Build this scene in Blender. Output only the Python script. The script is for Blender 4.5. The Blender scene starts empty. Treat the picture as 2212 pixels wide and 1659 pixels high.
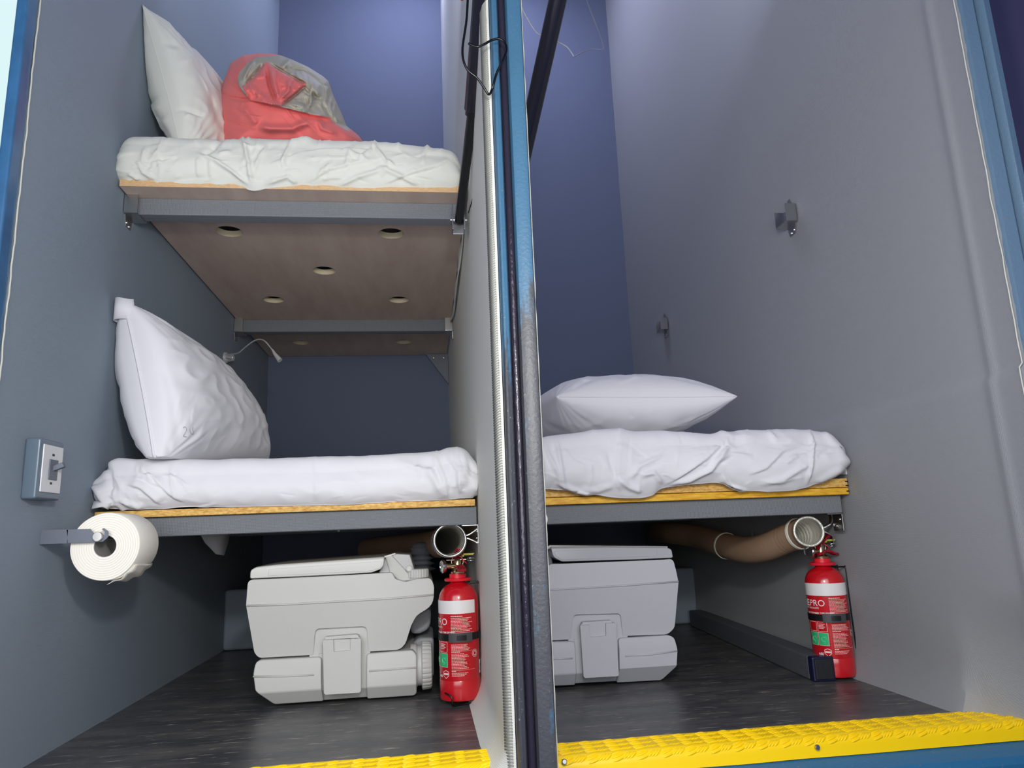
import bpy, bmesh, math, random
import numpy as np
from math import sin, cos, pi, sqrt, radians, atan2, exp
from mathutils import Vector, Matrix, noise
random.seed(7)
COL = bpy.context.scene.collection

# ------------------------------------------------------------------ camera calibration
F = 1530.0
yaw, pit, rol = [radians(a) for a in (7.319, 11.6225, -2.2935)]
fw = np.array([sin(yaw)*cos(pit), cos(yaw)*cos(pit), sin(pit)])
r0 = np.array([cos(yaw), -sin(yaw), 0]); u0 = np.cross(r0, fw)
rt = r0*cos(rol)+u0*sin(rol); up = -r0*sin(rol)+u0*cos(rol)
CH = 0.355
def P(px, py, x=None, y=None, z=None):
    """point of the place seen in direction (px,py) that lies on the plane x=, y= or z="""
    d = fw + rt*(px-1106)/F - up*(py-829.5)/F
    t = x/d[0] if x is not None else y/d[1] if y is not None else (z-CH)/d[2]
    p = d*t
    return Vector((p[0], p[1], p[2]+CH))
def Q(p):
    v = np.array([p[0], p[1], p[2]-CH]); zz = v@fw
    return (1106+F*(v@rt)/zz, 829.5-F*(v@up)/zz)

# ------------------------------------------------------------------ materials
def lin(c):
    return tuple((x/12.92 if x <= .04045 else ((x+.055)/1.055)**2.4) for x in [v/255 for v in c])
MATS = {}
def mat(name, rgb, rough=.6, metal=0, spec=.5, noise_amt=0, noise_scale=20, rgb2=None, stretch=None,
        bump=0, bump_scale=200, weave=0, weave_k=900, coat=0, sheen=0, emit=None, ramp=(.4, .6), weave_dist=.001):
    if name in MATS: return MATS[name]
    m = bpy.data.materials.new(name); m.use_nodes = True
    nt = m.node_tree; N = nt.nodes; L = nt.links
    b = N['Principled BSDF']
    c = lin(rgb)
    b.inputs['Base Color'].default_value = (*c, 1)
    b.inputs['Roughness'].default_value = rough
    b.inputs['Metallic'].default_value = metal
    b.inputs['Specular IOR Level'].default_value = spec
    b.inputs['Coat Weight'].default_value = coat
    b.inputs['Coat Roughness'].default_value = .12
    b.inputs['Sheen Weight'].default_value = sheen
    tc = N.new('ShaderNodeTexCoord'); vec = tc.outputs['Object']
    if stretch:
        mp = N.new('ShaderNodeMapping'); mp.inputs['Scale'].default_value = stretch
        L.new(vec, mp.inputs['Vector']); svec = mp.outputs['Vector']
    else: svec = vec
    if rgb2:
        nz = N.new('ShaderNodeTexNoise'); nz.inputs['Scale'].default_value = noise_scale; nz.inputs['Detail'].default_value = 8
        nz.inputs['Roughness'].default_value = .62
        L.new(svec, nz.inputs['Vector'])
        rp = N.new('ShaderNodeValToRGB'); rp.color_ramp.elements[0].position = ramp[0]; rp.color_ramp.elements[1].position = ramp[1]
        rp.color_ramp.elements[0].color = (*c, 1); rp.color_ramp.elements[1].color = (*lin(rgb2), 1)
        L.new(nz.outputs['Fac'], rp.inputs['Fac']); L.new(rp.outputs['Color'], b.inputs['Base Color'])
    last = None
    if bump:
        nb = N.new('ShaderNodeTexNoise'); nb.inputs['Scale'].default_value = bump_scale; nb.inputs['Detail'].default_value = 3
        L.new(svec if stretch else vec, nb.inputs['Vector'])
        bp = N.new('ShaderNodeBump'); bp.inputs['Strength'].default_value = bump; bp.inputs['Distance'].default_value = .002
        L.new(nb.outputs['Fac'], bp.inputs['Height']); last = bp
    if weave:
        sp = N.new('ShaderNodeSeparateXYZ'); L.new(vec, sp.inputs['Vector'])
        def mth(op, a, bb=None, v=None):
            n = N.new('ShaderNodeMath'); n.operation = op
            L.new(a, n.inputs[0])
            if bb is not None: L.new(bb, n.inputs[1])
            elif v is not None: n.inputs[1].default_value = v
            return n.outputs[0]
        uu = mth('ADD', sp.outputs['X'], sp.outputs['Y'])
        s1 = mth('SINE', mth('MULTIPLY', mth('ADD', uu, sp.outputs['Z']), v=weave_k))
        s2 = mth('SINE', mth('MULTIPLY', mth('SUBTRACT', uu, sp.outputs['Z']), v=weave_k))
        hh = mth('MULTIPLY', s1, s2)
        bp2 = N.new('ShaderNodeBump'); bp2.inputs['Strength'].default_value = weave; bp2.inputs['Distance'].default_value = weave_dist
        L.new(hh, bp2.inputs['Height'])
        if last: L.new(last.outputs['Normal'], bp2.inputs['Normal'])
        last = bp2
    if last: L.new(last.outputs['Normal'], b.inputs['Normal'])
    MATS[name] = m
    return m

WALLC = (150, 152, 156)
M_wall = mat('grey_vinyl_fabric', WALLC, .72, weave=.35, weave_k=1500, weave_dist=.0006, spec=.3)
M_wallL = mat('grey_blue_vinyl_fabric', (136, 148, 160), .74, weave=.3, weave_k=1500, weave_dist=.0006, spec=.3)
M_divider = mat('pale_grey_vinyl_fabric', (228, 228, 220), .6, weave=.3, weave_k=1300, weave_dist=.0006, spec=.4)
M_beam = mat('beam_grey_fabric', (124, 128, 133), .75, weave=.7, weave_k=1050, weave_dist=.0009, spec=.3)
M_sheet = mat('white_cotton', (222, 221, 225), .88, bump=.05, bump_scale=900, spec=.2, sheen=.1)
M_sheetc = mat('cream_cotton', (218, 219, 210), .88, bump=.05, bump_scale=900, spec=.2, sheen=.1)
M_coral = mat('coral_cotton', (226, 112, 110), .85, bump=.05, bump_scale=900, spec=.3, sheen=.1)
M_taupe = mat('taupe_sateen', (172, 167, 152), .68, bump=.05, bump_scale=900, spec=.4)
M_osb = mat('chipboard_edge', (186, 134, 62), .7, rgb2=(232, 192, 110), noise_scale=90, stretch=(1, 1, 3), ramp=(.35, .65), bump=.4, bump_scale=120)
M_osby = mat('varnished_ochre_board', (206, 142, 14), .5, rgb2=(236, 188, 54), noise_scale=60, stretch=(.6, 1, 3), ramp=(.35, .65), bump=.3, bump_scale=120)
M_osbp = mat('pale_chipboard_edge', (196, 156, 112), .7, rgb2=(222, 186, 140), noise_scale=110, stretch=(1, 1, 3), ramp=(.3, .7), bump=.3, bump_scale=140)
M_board = mat('tan_board', (190, 168, 156), .75, rgb2=(204, 184, 170), noise_scale=6, stretch=(3, .6, 1), ramp=(.35, .65), spec=.3)
M_chrome = mat('bright_steel', (214, 212, 208), .16, 1)
M_steel = mat('zinc_steel', (190, 190, 190), .32, 1)
M_black = mat('black_plastic', (16, 17, 20), .38)
M_blackr = mat('black_rubber', (22, 24, 30), .6, bump=.3, bump_scale=80)
M_wire = mat('black_coated_wire', (10, 11, 13), .25)
M_toilet = mat('grey_moulded_plastic', (196, 196, 192), .5, bump=.10, bump_scale=420, spec=.4)
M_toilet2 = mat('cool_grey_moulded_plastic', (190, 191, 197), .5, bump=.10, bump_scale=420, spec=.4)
M_lid = mat('glossy_grey_plastic', (206, 206, 202), .16, spec=.5)
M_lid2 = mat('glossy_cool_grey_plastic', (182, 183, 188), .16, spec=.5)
M_dkgrey = mat('dark_grey_plastic', (110, 114, 124), .5)
M_red = mat('red_enamel', (196, 18, 30), .25, spec=.5, coat=.5)
M_redd = mat('dark_red_plastic', (150, 14, 36), .35)
M_redl = mat('bright_red_plastic', (220, 30, 48), .3)
M_label = mat('white_label', (232, 228, 228), .45)
M_print = mat('pale_print', (236, 196, 190), .5)
M_green = mat('green_label', (40, 184, 118), .45)
M_brass = mat('pale_brass', (196, 184, 150), .25, 1)
M_lemon = mat('yellow_plastic_tag', (176, 172, 60), .5)
M_paper = mat('tissue_paper', (240, 236, 226), .95, bump=.25, bump_scale=260)
M_silver = mat('satin_silver', (225, 225, 228), .3, .5)
M_greyplate = mat('grey_powder_coat', (104, 110, 122), .5)
M_switchbox = mat('blue_grey_plastic', (96, 112, 126), .25)
M_switchwhite = mat('white_switch_face', (222, 222, 224), .4)
M_duct = mat('brown_kraft_paper', (150, 122, 98), .85, bump=.3, bump_scale=300, stretch=(1, 1, 1))
M_foil = mat('crinkled_foil', (226, 224, 212), .3, .45, bump=.8, bump_scale=160)
M_whitering = mat('white_ring', (222, 220, 206), .45)
M_floor = mat('black_sheet_vinyl', (66, 67, 72), .3, rgb2=(100, 98, 96), noise_scale=5, ramp=(.4, .72), stretch=(1, 3.5, 1), bump=.12, bump_scale=30, spec=.5)
M_navy = mat('navy_end_cap', (22, 26, 60), .35)
M_yellow = mat('yellow_chequer_paint', (255, 212, 0), .4, spec=.4, coat=.1, bump=.06, bump_scale=60)
M_gap = mat('gap_black', (14, 15, 17), .9)
M_redbrown = mat('worn_floor_red', (70, 40, 38), .5, rgb2=(44, 40, 40), noise_scale=40)
M_knob = mat('white_plastic', (230, 230, 228), .4)
M_cloth_edge = mat('frayed_edge', (196, 196, 186), .9)

def add_scratches(m):
    """pale scuffs in the vinyl floor"""
    nt = m.node_tree; N = nt.nodes; L = nt.links; b = N['Principled BSDF']
    src = b.inputs['Base Color'].links[0].from_socket
    tc = N.new('ShaderNodeTexCoord'); mp = N.new('ShaderNodeMapping')
    mp.inputs['Scale'].default_value = (2.2, 16, 1); mp.inputs['Rotation'].default_value = (0, 0, .05)
    L.new(tc.outputs['Object'], mp.inputs['Vector'])
    nz = N.new('ShaderNodeTexNoise'); nz.inputs['Scale'].default_value = 7; nz.inputs['Detail'].default_value = 10; nz.inputs['Roughness'].default_value = .72
    L.new(mp.outputs['Vector'], nz.inputs['Vector'])
    rp = N.new('ShaderNodeValToRGB'); rp.color_ramp.elements[0].position = .57; rp.color_ramp.elements[1].position = .66
    L.new(nz.outputs['Fac'], rp.inputs['Fac'])
    mx = N.new('ShaderNodeMixRGB'); L.new(rp.outputs['Color'], mx.inputs['Fac']); L.new(src, mx.inputs['Color1'])
    mx.inputs['Color2'].default_value = (*lin((170, 164, 150)), 1)
    L.new(mx.outputs['Color'], b.inputs['Base Color'])
    r2 = N.new('ShaderNodeMapRange'); r2.inputs['To Min'].default_value = .24; r2.inputs['To Max'].default_value = .5
    L.new(nz.outputs['Fac'], r2.inputs['Value']); L.new(r2.outputs['Result'], b.inputs['Roughness'])
add_scratches(M_floor)

def paint_mat(name, blue, dark, edge_z, seed=0.0, spread=.25):
    """blue paint worn to bare blackened metal low down, with scattered patches of blue"""
    m = bpy.data.materials.new(name); m.use_nodes = True
    nt = m.node_tree; N = nt.nodes; L = nt.links; b = N['Principled BSDF']
    tc = N.new('ShaderNodeTexCoord'); sp = N.new('ShaderNodeSeparateXYZ'); L.new(tc.outputs['Object'], sp.inputs['Vector'])
    nz = N.new('ShaderNodeTexNoise'); nz.inputs['Scale'].default_value = 26; nz.inputs['Detail'].default_value = 10; nz.inputs['Roughness'].default_value = .7
    mp = N.new('ShaderNodeMapping'); mp.inputs['Scale'].default_value = (2.0, 2.0, .5); mp.inputs['Location'].default_value = (seed, seed, seed)
    L.new(tc.outputs['Object'], mp.inputs['Vector']); L.new(mp.outputs['Vector'], nz.inputs['Vector'])
    mr = N.new('ShaderNodeMapRange'); mr.inputs['From Min'].default_value = edge_z-spread; mr.inputs['From Max'].default_value = edge_z+spread
    L.new(sp.outputs['Z'], mr.inputs['Value'])
    ad = N.new('ShaderNodeMath'); ad.operation = 'ADD'; L.new(mr.outputs['Result'], ad.inputs[0]); L.new(nz.outputs['Fac'], ad.inputs[1])
    rp = N.new('ShaderNodeValToRGB'); e = rp.color_ramp.elements
    e[0].position = .60; e[0].color = (*lin(dark), 1); e[1].position = .72; e[1].color = (*lin(blue), 1)
    L.new(ad.outputs[0], rp.inputs['Fac']); 
    n2 = N.new('ShaderNodeTexNoise'); n2.inputs['Scale'].default_value = 160; n2.inputs['Detail'].default_value = 4
    L.new(tc.outputs['Object'], n2.inputs['Vector'])
    r2 = N.new('ShaderNodeValToRGB'); r2.color_ramp.elements[0].position = .66; r2.color_ramp.elements[1].position = .74
    L.new(n2.outputs['Fac'], r2.inputs['Fac'])
    mx = N.new('ShaderNodeMixRGB'); L.new(r2.outputs['Color'], mx.inputs['Fac']); L.new(rp.outputs['Color'], mx.inputs['Color1'])
    mx.inputs['Color2'].default_value = (*lin((120, 122, 124)), 1)
    L.new(mx.outputs['Color'], b.inputs['Base Color'])
    b.inputs['Roughness'].default_value = .42
    bp = N.new('ShaderNodeBump'); bp.inputs['Strength'].default_value = .35; bp.inputs['Distance'].default_value = .002
    L.new(n2.outputs['Fac'], bp.inputs['Height']); L.new(bp.outputs['Normal'], b.inputs['Normal'])
    return m
BLUE = (66, 108, 138)
M_pillar = paint_mat('worn_blue_post', BLUE, (66, 68, 74), .80, 0)
M_pillar2 = paint_mat('worn_blue_post_face', BLUE, (70, 72, 78), .90, 3.1)
M_jambR = paint_mat('worn_blue_jamb', (96, 122, 146), (64, 66, 72), .72, 1.7, .2)
M_blue = mat('blue_truck_paint', (56, 104, 148), .35, rgb2=(48, 92, 132), noise_scale=12, coat=.3)
M_sillblue = paint_mat('worn_blue_sill', (40, 104, 146), (52, 54, 60), -.06, 5.0, .12)

# ------------------------------------------------------------------ object helpers
def new_obj(name, me, m, parent=None, smooth=None):
    o = bpy.data.objects.new(name, me); COL.objects.link(o)
    if m is not None:
        for mm in (m if isinstance(m, (list, tuple)) else [m]): me.materials.append(mm)
    if smooth is not None:
        for p in me.polygons: p.use_smooth = True
        if smooth < 180:
            bm = bmesh.new(); bm.from_mesh(me)
            for e in bm.edges:
                if len(e.link_faces) == 2 and e.calc_face_angle(0) > radians(smooth): e.smooth = False
            bm.to_mesh(me); bm.free()
    if parent is not None:
        o.parent = parent
        o.matrix_parent_inverse = Matrix.Translation(-Vector(parent.get('_base', (0, 0, 0))))
    return o
def tag(o, label=None, cat=None, group=None, kind=None):
    if label: o['label'] = label
    if cat: o['category'] = cat
    if group: o['group'] = group
    if kind: o['kind'] = kind
    return o
def thing(name, loc, label, cat, group=None):
    o = bpy.data.objects.new(name, None); COL.objects.link(o)
    o.location = loc; o.empty_display_size = .05; o['_base'] = tuple(loc)
    return tag(o, label, cat, group)
class MB:
    def __init__(s): s.v = []; s.f = []; s.mi = []
    def add(s, vs, fs, mi=0):
        n = len(s.v); s.v += [tuple(v) for v in vs]; s.f += [tuple(i+n for i in f) for f in fs]; s.mi += [mi]*len(fs); return s
    def box(s, x0, x1, y0, y1, z0, z1, mi=0):
        return s.add([(x, y, z) for x in (x0, x1) for y in (y0, y1) for z in (z0, z1)],
                     [(0, 1, 3, 2), (4, 6, 7, 5), (0, 4, 5, 1), (2, 3, 7, 6), (0, 2, 6, 4), (1, 5, 7, 3)], mi)
    def obox(s, c, ax, ay, az, mi=0):
        c, ax, ay, az = map(Vector, (c, ax, ay, az))
        return s.add([c+i*ax+j*ay+k*az for i in (-1, 1) for j in (-1, 1) for k in (-1, 1)],
                     [(0, 1, 3, 2), (4, 6, 7, 5), (0, 4, 5, 1), (2, 3, 7, 6), (0, 2, 6, 4), (1, 5, 7, 3)], mi)
    def tube(s, pts, r, n=10, cap=True, mi=0):
        pts = [Vector(p) for p in pts]; m = len(pts)
        rs = r if isinstance(r, (list, tuple)) else [r]*m
        t0 = (pts[1]-pts[0]).normalized()
        a = t0.orthogonal().normalized(); base = len(s.v); prev = t0
        for i, p in enumerate(pts):
            t = (pts[min(i+1, m-1)]-pts[max(i-1, 0)]).normalized()
            q = prev.rotation_difference(t); a = q @ a; prev = t
            bb = t.cross(a).normalized(); a = bb.cross(t).normalized()
            for k in range(n):
                w = 2*pi*k/n; s.v.append(tuple(p+(a*cos(w)+bb*sin(w))*rs[i]))
        for i in range(m-1):
            for k in range(n):
                s.f.append((base+i*n+k, base+i*n+(k+1) % n, base+(i+1)*n+(k+1) % n, base+(i+1)*n+k)); s.mi.append(mi)
        if cap:
            s.f.append(tuple(base+k for k in reversed(range(n)))); s.mi.append(mi)
            s.f.append(tuple(base+(m-1)*n+k for k in range(n))); s.mi.append(mi)
        return s
    def lathe(s, c, prof, axis=(0, 0, 1), n=32, mi=0, cap=True):
        """prof: list of (radius, height along axis)"""
        c = Vector(c); ax = Vector(axis).normalized(); a = ax.orthogonal().normalized()
        if abs(ax.z) > .99: a = Vector((1, 0, 0))
        bb = ax.cross(a); base = len(s.v)
        for r, h in prof:
            for k in range(n):
                w = 2*pi*k/n; s.v.append(tuple(c+ax*h+(a*cos(w)+bb*sin(w))*r))
        for i in range(len(prof)-1):
            for k in range(n):
                s.f.append((base+i*n+k, base+i*n+(k+1) % n, base+(i+1)*n+(k+1) % n, base+(i+1)*n+k)); s.mi.append(mi)
        if cap:
            s.f.append(tuple(base+k for k in reversed(range(n)))); s.mi.append(mi)
            s.f.append(tuple(base+(len(prof)-1)*n+k for k in range(n))); s.mi.append(mi)
        return s
    def torus(s, c, R, r, axis=(0, 1, 0), n=40, m=10, arc=(0, 2*pi), mi=0, ref=None):
        c = Vector(c); ax = Vector(axis).normalized(); a = Vector(ref).normalized() if ref else ax.orthogonal().normalized(); bb = ax.cross(a)
        full = abs(arc[1]-arc[0]-2*pi) < 1e-6
        pts = [c+(a*cos(arc[0]+(arc[1]-arc[0])*i/n)+bb*sin(arc[0]+(arc[1]-arc[0])*i/n))*R for i in range(n+(0 if full else 1))]
        if not full: return s.tube(pts, r, m, mi=mi)
        base = len(s.v)
        for i in range(n):
            w = 2*pi*i/n; d = a*cos(w)+bb*sin(w)
            for k in range(m):
                q = 2*pi*k/m; s.v.append(tuple(c+d*(R+r*cos(q))+ax*r*sin(q)))
        for i in range(n):
            for k in range(m):
                j = (i+1) % n; s.f.append((base+i*m+k, base+j*m+k, base+j*m+(k+1) % m, base+i*m+(k+1) % m)); s.mi.append(mi)
        return s
    def build(s, name, m, parent=None, smooth=None, bevel=0, seg=2, recalc=True):
        me = bpy.data.meshes.new(name); me.from_pydata(s.v, [], s.f)
        if any(s.mi):
            for p, i in zip(me.polygons, s.mi): p.material_index = i
        if recalc:
            bm = bmesh.new(); bm.from_mesh(me); bmesh.ops.recalc_face_normals(bm, faces=bm.faces); bm.to_mesh(me); bm.free()
        o = new_obj(name, me, m, parent, smooth)
        if bevel:
            md = o.modifiers.new('bevel', 'BEVEL'); md.width = bevel; md.segments = seg; md.limit_method = 'ANGLE'; md.angle_limit = radians(35)
            for p in me.polygons: p.use_smooth = True
            w = o.modifiers.new('wn', 'WEIGHTED_NORMAL'); w.keep_sharp = False
        return o
def round_poly(pts, rad):
    """round the corners of a 2-D polygon; pts = (x, z) or (x, z, radius)"""
    out = []; n = len(pts)
    for i in range(n):
        p = Vector(pts[i][:2]); a = Vector(pts[i-1][:2]); b = Vector(pts[(i+1) % n][:2])
        r = pts[i][2] if len(pts[i]) > 2 else rad
        d1 = (a-p); d2 = (b-p); l1, l2 = d1.length, d2.length; d1.normalize(); d2.normalize()
        ang = d1.angle(d2)
        if ang > radians(172) or r <= 0: out.append(p); continue
        t = min(r/math.tan(ang/2), l1*.48, l2*.48)
        k = max(2, int((pi-ang)/radians(14)))
        A = p+d1*t; B = p+d2*t
        for j in range(k+1):
            s = j/k; out.append(A*(1-s)**2+p*2*s*(1-s)+B*s**2)
    return out
def slab(name, poly, y0, y1, m, parent, rad=.008, bevel=.006, seg=3, px=True, shape=None):
    """solid whose front outline stands at depth y0 and runs back to y1"""
    if px: pts = []; 
    pts = []
    for p in poly:
        if px:
            w = P(p[0], p[1], y=y0); q = (w.x, w.z)
        else: q = (p[0], p[1])
        pts.append(q+((p[2],) if len(p) > 2 else ()))
    o2 = round_poly(pts, rad); n = len(o2)
    mb = MB()
    mb.add([(p.x, y0, p.y) for p in o2]+[(p.x, y1, p.y) for p in o2],
           [tuple(range(n)), tuple(reversed(range(n, 2*n)))]+[(i, (i+1) % n, n+(i+1) % n, n+i) for i in range(n)])
    o = mb.build(name, m, parent, bevel=bevel, seg=seg)
    if shape:   # list of (z level, slope): below it the front leans back by slope
        bm = bmesh.new(); bm.from_mesh(o.data)
        for z, sl, sgn in shape:
            bmesh.ops.bisect_plane(bm, geom=bm.verts[:]+bm.edges[:]+bm.faces[:], plane_co=(0, 0, z), plane_no=(0, 0, 1))
        for v in bm.verts:
            if abs(v.co.y-y0) < 1e-5:
                for z, sl, sgn in shape:
                    dz = (z-v.co.z)*sgn
                    if dz > 0: v.co.y += dz*sl
        for f in bm.faces: f.smooth = True
        bm.to_mesh(o.data); bm.free()
    return o
def catmull(pts, k=8):
    pts = [Vector(p) for p in pts]; out = []
    for i in range(len(pts)-1):
        p0 = pts[max(i-1, 0)]; p1 = pts[i]; p2 = pts[i+1]; p3 = pts[min(i+2, len(pts)-1)]
        for j in range(k):
            t = j/k; out.append(.5*((2*p1)+(p2-p0)*t+(2*p0-5*p1+4*p2-p3)*t*t+(3*p1-p0-3*p2+p3)*t**3))
    out.append(pts[-1]); return out
def interp(prof, x):
    if x <= prof[0][0]: return prof[0][1]
    for (a, b), (c, d) in zip(prof, prof[1:]):
        if x <= c:
            t = (x-a)/(c-a); t = t*t*(3-2*t) if False else t
            return b+(d-b)*t
    return prof[-1][1]
def smooth_prof(prof, k=6):
    return [(p.x, p.y) for p in catmull([(a, b, 0) for a, b in prof], k)]
def segd(px, py, a, b):
    ax, ay = a; bx, by = b; dx, dy = bx-ax, by-ay; l = dx*dx+dy*dy
    t = ((px-ax)*dx+(py-ay)*dy)/l; tt = min(1, max(0, t))
    return math.hypot(px-ax-tt*dx, py-ay-tt*dy), tt, ((px-ax)*dy-(py-ay)*dx)/sqrt(l)
def folds_at(px, py, folds):
    """each fold: (polyline, width_px, height_mm, one_sided)"""
    h = 0
    for pl, w, amp, side in folds:
        best = None; n = len(pl)-1
        for i in range(n):
            a, b = pl[i], pl[i+1]
            if min(a[0], b[0])-4*w > px or max(a[0], b[0])+4*w < px or min(a[1], b[1])-4*w > py or max(a[1], b[1])+4*w < py: continue
            d, t, sd = segd(px, py, a, b)
            if best is None or d < best[0]: best = (d, (i+t)/n, sd)
        if best is None: continue
        d, t, sd = best
        fall = exp(-(d/w)**2)
        tp = min(1, 5*t+.05)*min(1, 5*(1-t)+.05)
        if side:      # step: one side raised then easing away
            g = (1 if sd*side > 0 else 0)
            h += amp*tp*(g*exp(-abs(sd)/(2.6*w))*(1-exp(-abs(sd)/(.25*w))) if abs(sd) > 0 else 0)*exp(-max(0, d-abs(sd))/w)
        else: h += amp*tp*fall
    return h*.0017
def inpoly(x, y, poly):
    c = False; n = len(poly)
    for i in range(n):
        x1, y1 = poly[i]; x2, y2 = poly[i-1]
        if (y1 > y) != (y2 > y) and x < (x2-x1)*(y-y1)/(y2-y1)+x1: c = not c
    return c
def zo(ox, oy, s, pts): return [(ox+x/s, oy+y/s) for x, y in pts]

# ================================================================== SETTING
XL, XD, XD2, XR, YB = -.67, .115, .175, .972, 3.12
CEIL = 3.3
def struct(o): o['kind'] = 'structure'; return o
# floor
struct(MB().box(-.80, 1.25, 1.20, YB+.1, -.05, 0).build('floor', M_floor))
struct(MB().box(-.69, 1.25, YB, YB+.05, 0, CEIL).build('wall_back', mat('shade_darkened_lining', (98, 107, 130), .8)))  # colour made darker and bluer to carry the shade deep in the bays
struct(MB().box(-.80, 1.25, 1.15, YB+.05, CEIL, CEIL+.05).build('ceiling', M_wall))
# left wall : fabric on the inside face, slightly ragged front edge
def side_wall(name, xs, y_front, y_back, z0, z1, m, thick, ny=60, nz=200, rag=.003, fold=None):
    mb = MB(); vs = []; fs = []
    ys = [y_front+(y_back-y_front)*(i/ny)**1.8 for i in range(ny+1)]
    for j in range(nz+1):
        z = z0+(z1-z0)*j/nz
        rg = rag*(noise.noise(Vector((1.3, xs(2, z), z*14)))+.6*noise.noise(Vector((4, 0, z*45))))
        for i, y in enumerate(ys):
            yy = y+rg*(1-i/ny)**12
            vs.append((xs(yy, z), yy, z))
    W = ny+1
    for j in range(nz):
        for i in range(ny): fs.append((j*W+i, j*W+i+1, (j+1)*W+i+1, (j+1)*W+i))
    n = len(vs)
    vs += [(v[0]+thick, v[1], v[2]) for v in vs]
    fs += [tuple(n+a for a in reversed(f)) for f in list(fs)]
    for j in range(nz): fs.append((j*W, (j+1)*W, n+(j+1)*W, n+j*W))
    for j in range(nz): fs.append((j*W+ny, n+j*W+ny, n+(j+1)*W+ny, (j+1)*W+ny))
    for i in range(ny): fs.append((i, n+i, n+i+1, i+1)); fs.append((nz*W+i, nz*W+i+1, n+nz*W+i+1, n+nz*W+i))
    mb.add(vs, fs); return struct(mb.build(name, m, smooth=40))
def xl_f(y, z):
    b = .0015*noise.noise(Vector((y*3, z*3, 0)))
    s = .0015 if z < .47+.02*(y-1.3) else 0      # overlap of the lower fabric sheet
    return XL+b+s+.0*y
side_wall('wall_left', xl_f, 1.192, YB, 0, CEIL, M_wallL, -.018)
def xr_f(y, z):
    b = .002*noise.noise(Vector((y*3, z*3, 5)))
    fl = 0
    if y < 1.255: fl += .10*min(1, (1.255-y)/.13)**1.1*max(0, 1-z/.22)**1.5
    if y < 1.075: fl += .02*(1.075-y)
    fl -= .0035*exp(-((y-1.078)/.010)**2)+.010*max(0, (1.12-y)/.11)**2
    seam = -.0065 if z < .578-.01*(y-1.3) else 0
    low = -.022*max(0, 1-z/.09)**2*(1 if y > 1.25 else 0)
    return XR+b+fl+seam+low
side_wall('wall_right', xr_f, 1.010, YB, 0, CEIL, M_wall, .035, ny=110, nz=300)
# centre divider, two faces with fabric lip wrapping the front end
def divider():
    mb = MB(); nz = 240
    def prof(z):
        low = .028*max(0, 1-z/.05)**2
        r = .0025*noise.noise(Vector((3, 9, z*22)))+.0012*noise.noise(Vector((3, 9, z*70)))
        b = .002*noise.noise(Vector((9, 1, z*3)))
        p = [(XD-low, YB), (XD-low, 2.0), (XD-low+b, 1.6), (XD-low+b, 1.3), (XD-low*.9, 1.2), (XD-.001-low*.6, 1.155), (XD+.000-low*.4, 1.137), (XD+.003, 1.127),
             (XD+.0065, 1.120), (XD+.0125, 1.1165+r), (XD+.0135, 1.122+r), (XD+.0135, 1.135), (XD2, 1.16), (XD2, 1.4), (XD2, YB)]
        return p
    k = len(prof(0)); vs = []; fs = []
    zs = [CEIL*(j/nz)**1.35 for j in range(nz+1)]
    for z in zs: vs += [(x, y, z) for x, y in prof(z)]
    for j in range(nz):
        for i in range(k-1): fs.append((j*k+i, (j+1)*k+i, (j+1)*k+i+1, j*k+i+1))
        fs.append((j*k+k-1, (j+1)*k+k-1, (j+1)*k, j*k))
    fs.append(tuple(range(k))); fs.append(tuple(nz*k+i for i in reversed(range(k))))
    mb.add(vs, fs); return struct(mb.build('wall_centre', M_divider, smooth=50))
divider()
# ribbed fabric binding along the divider's front edge: fine diagonal ribs
def ribbing():
    mb = MB(); z = .0
    while z < 1.5:
        mb.tube([(XD-.0005, 1.140, z-.003), (XD+.0035, 1.1262, z), (XD+.0085, 1.1185, z+.0015)], .0020, 5, mi=0)
        z += .0042
    return struct(mb.build('trim_1', mat('ribbed_pale_fabric', (146, 147, 140), .7, spec=.3), smooth=180))
ribbing()
# front door post: worn folded steel with a central rubber groove
def extrude_xy(name, prof, z0, z1, m, nz=2, **k):
    n = len(prof); mb = MB(); vs = []; fs = []
    for j in range(nz+1):
        z = z0+(z1-z0)*j/nz; vs += [(x, y, z) for x, y in prof]
    for j in range(nz):
        for i in range(n): fs.append((j*n+i, j*n+(i+1) % n, (j+1)*n+(i+1) % n, (j+1)*n+i))
    fs += [tuple(range(n)), tuple(nz*n+i for i in range(n))]
    mb.add(vs, fs); return mb.build(name, m, **k)
post = thing('door_post', (.15, 1.12, -.1), 'worn blue and black steel door post standing between the two sleeping bays', 'post')
extrude_xy('left_flange', [(.1285, 1.135), (.1290, 1.105), (.1315, 1.098), (.1345, 1.0965), (.1400, 1.0985), (.1425, 1.103), (.1435, 1.135)], -.14, CEIL, M_pillar, parent=post, smooth=40)
extrude_xy('rubber_groove', [(.1435, 1.135), (.1435, 1.112), (.1470, 1.1065), (.1510, 1.1050), (.1545, 1.1075), (.1565, 1.112), (.1565, 1.135)], -.14, CEIL,
           mat('purple_black_rubber', (46, 42, 56), .16, bump=.6, bump_scale=240, stretch=(1, 1, .35)), parent=post, smooth=60)
extrude_xy('right_flange', [(.1565, 1.135), (.1570, 1.101), (.1590, 1.0965), (.1650, 1.0940), (.1780, 1.0925), (.1825, 1.0935), (.1850, 1.098), (.1850, 1.104), (.1815, 1.135)], -.14, CEIL, M_pillar2, parent=post, smooth=40)
mb = MB(); pts = []; z = -.14
while z < 2.2:
    pts.append((.1856+.0012*noise.noise(Vector((z*30, 1, 1))), 1.100, z)); z += .008
mb.tube(pts, .0011, 5); mb.build('frayed_edge', M_cloth_edge, post, smooth=180)
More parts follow.
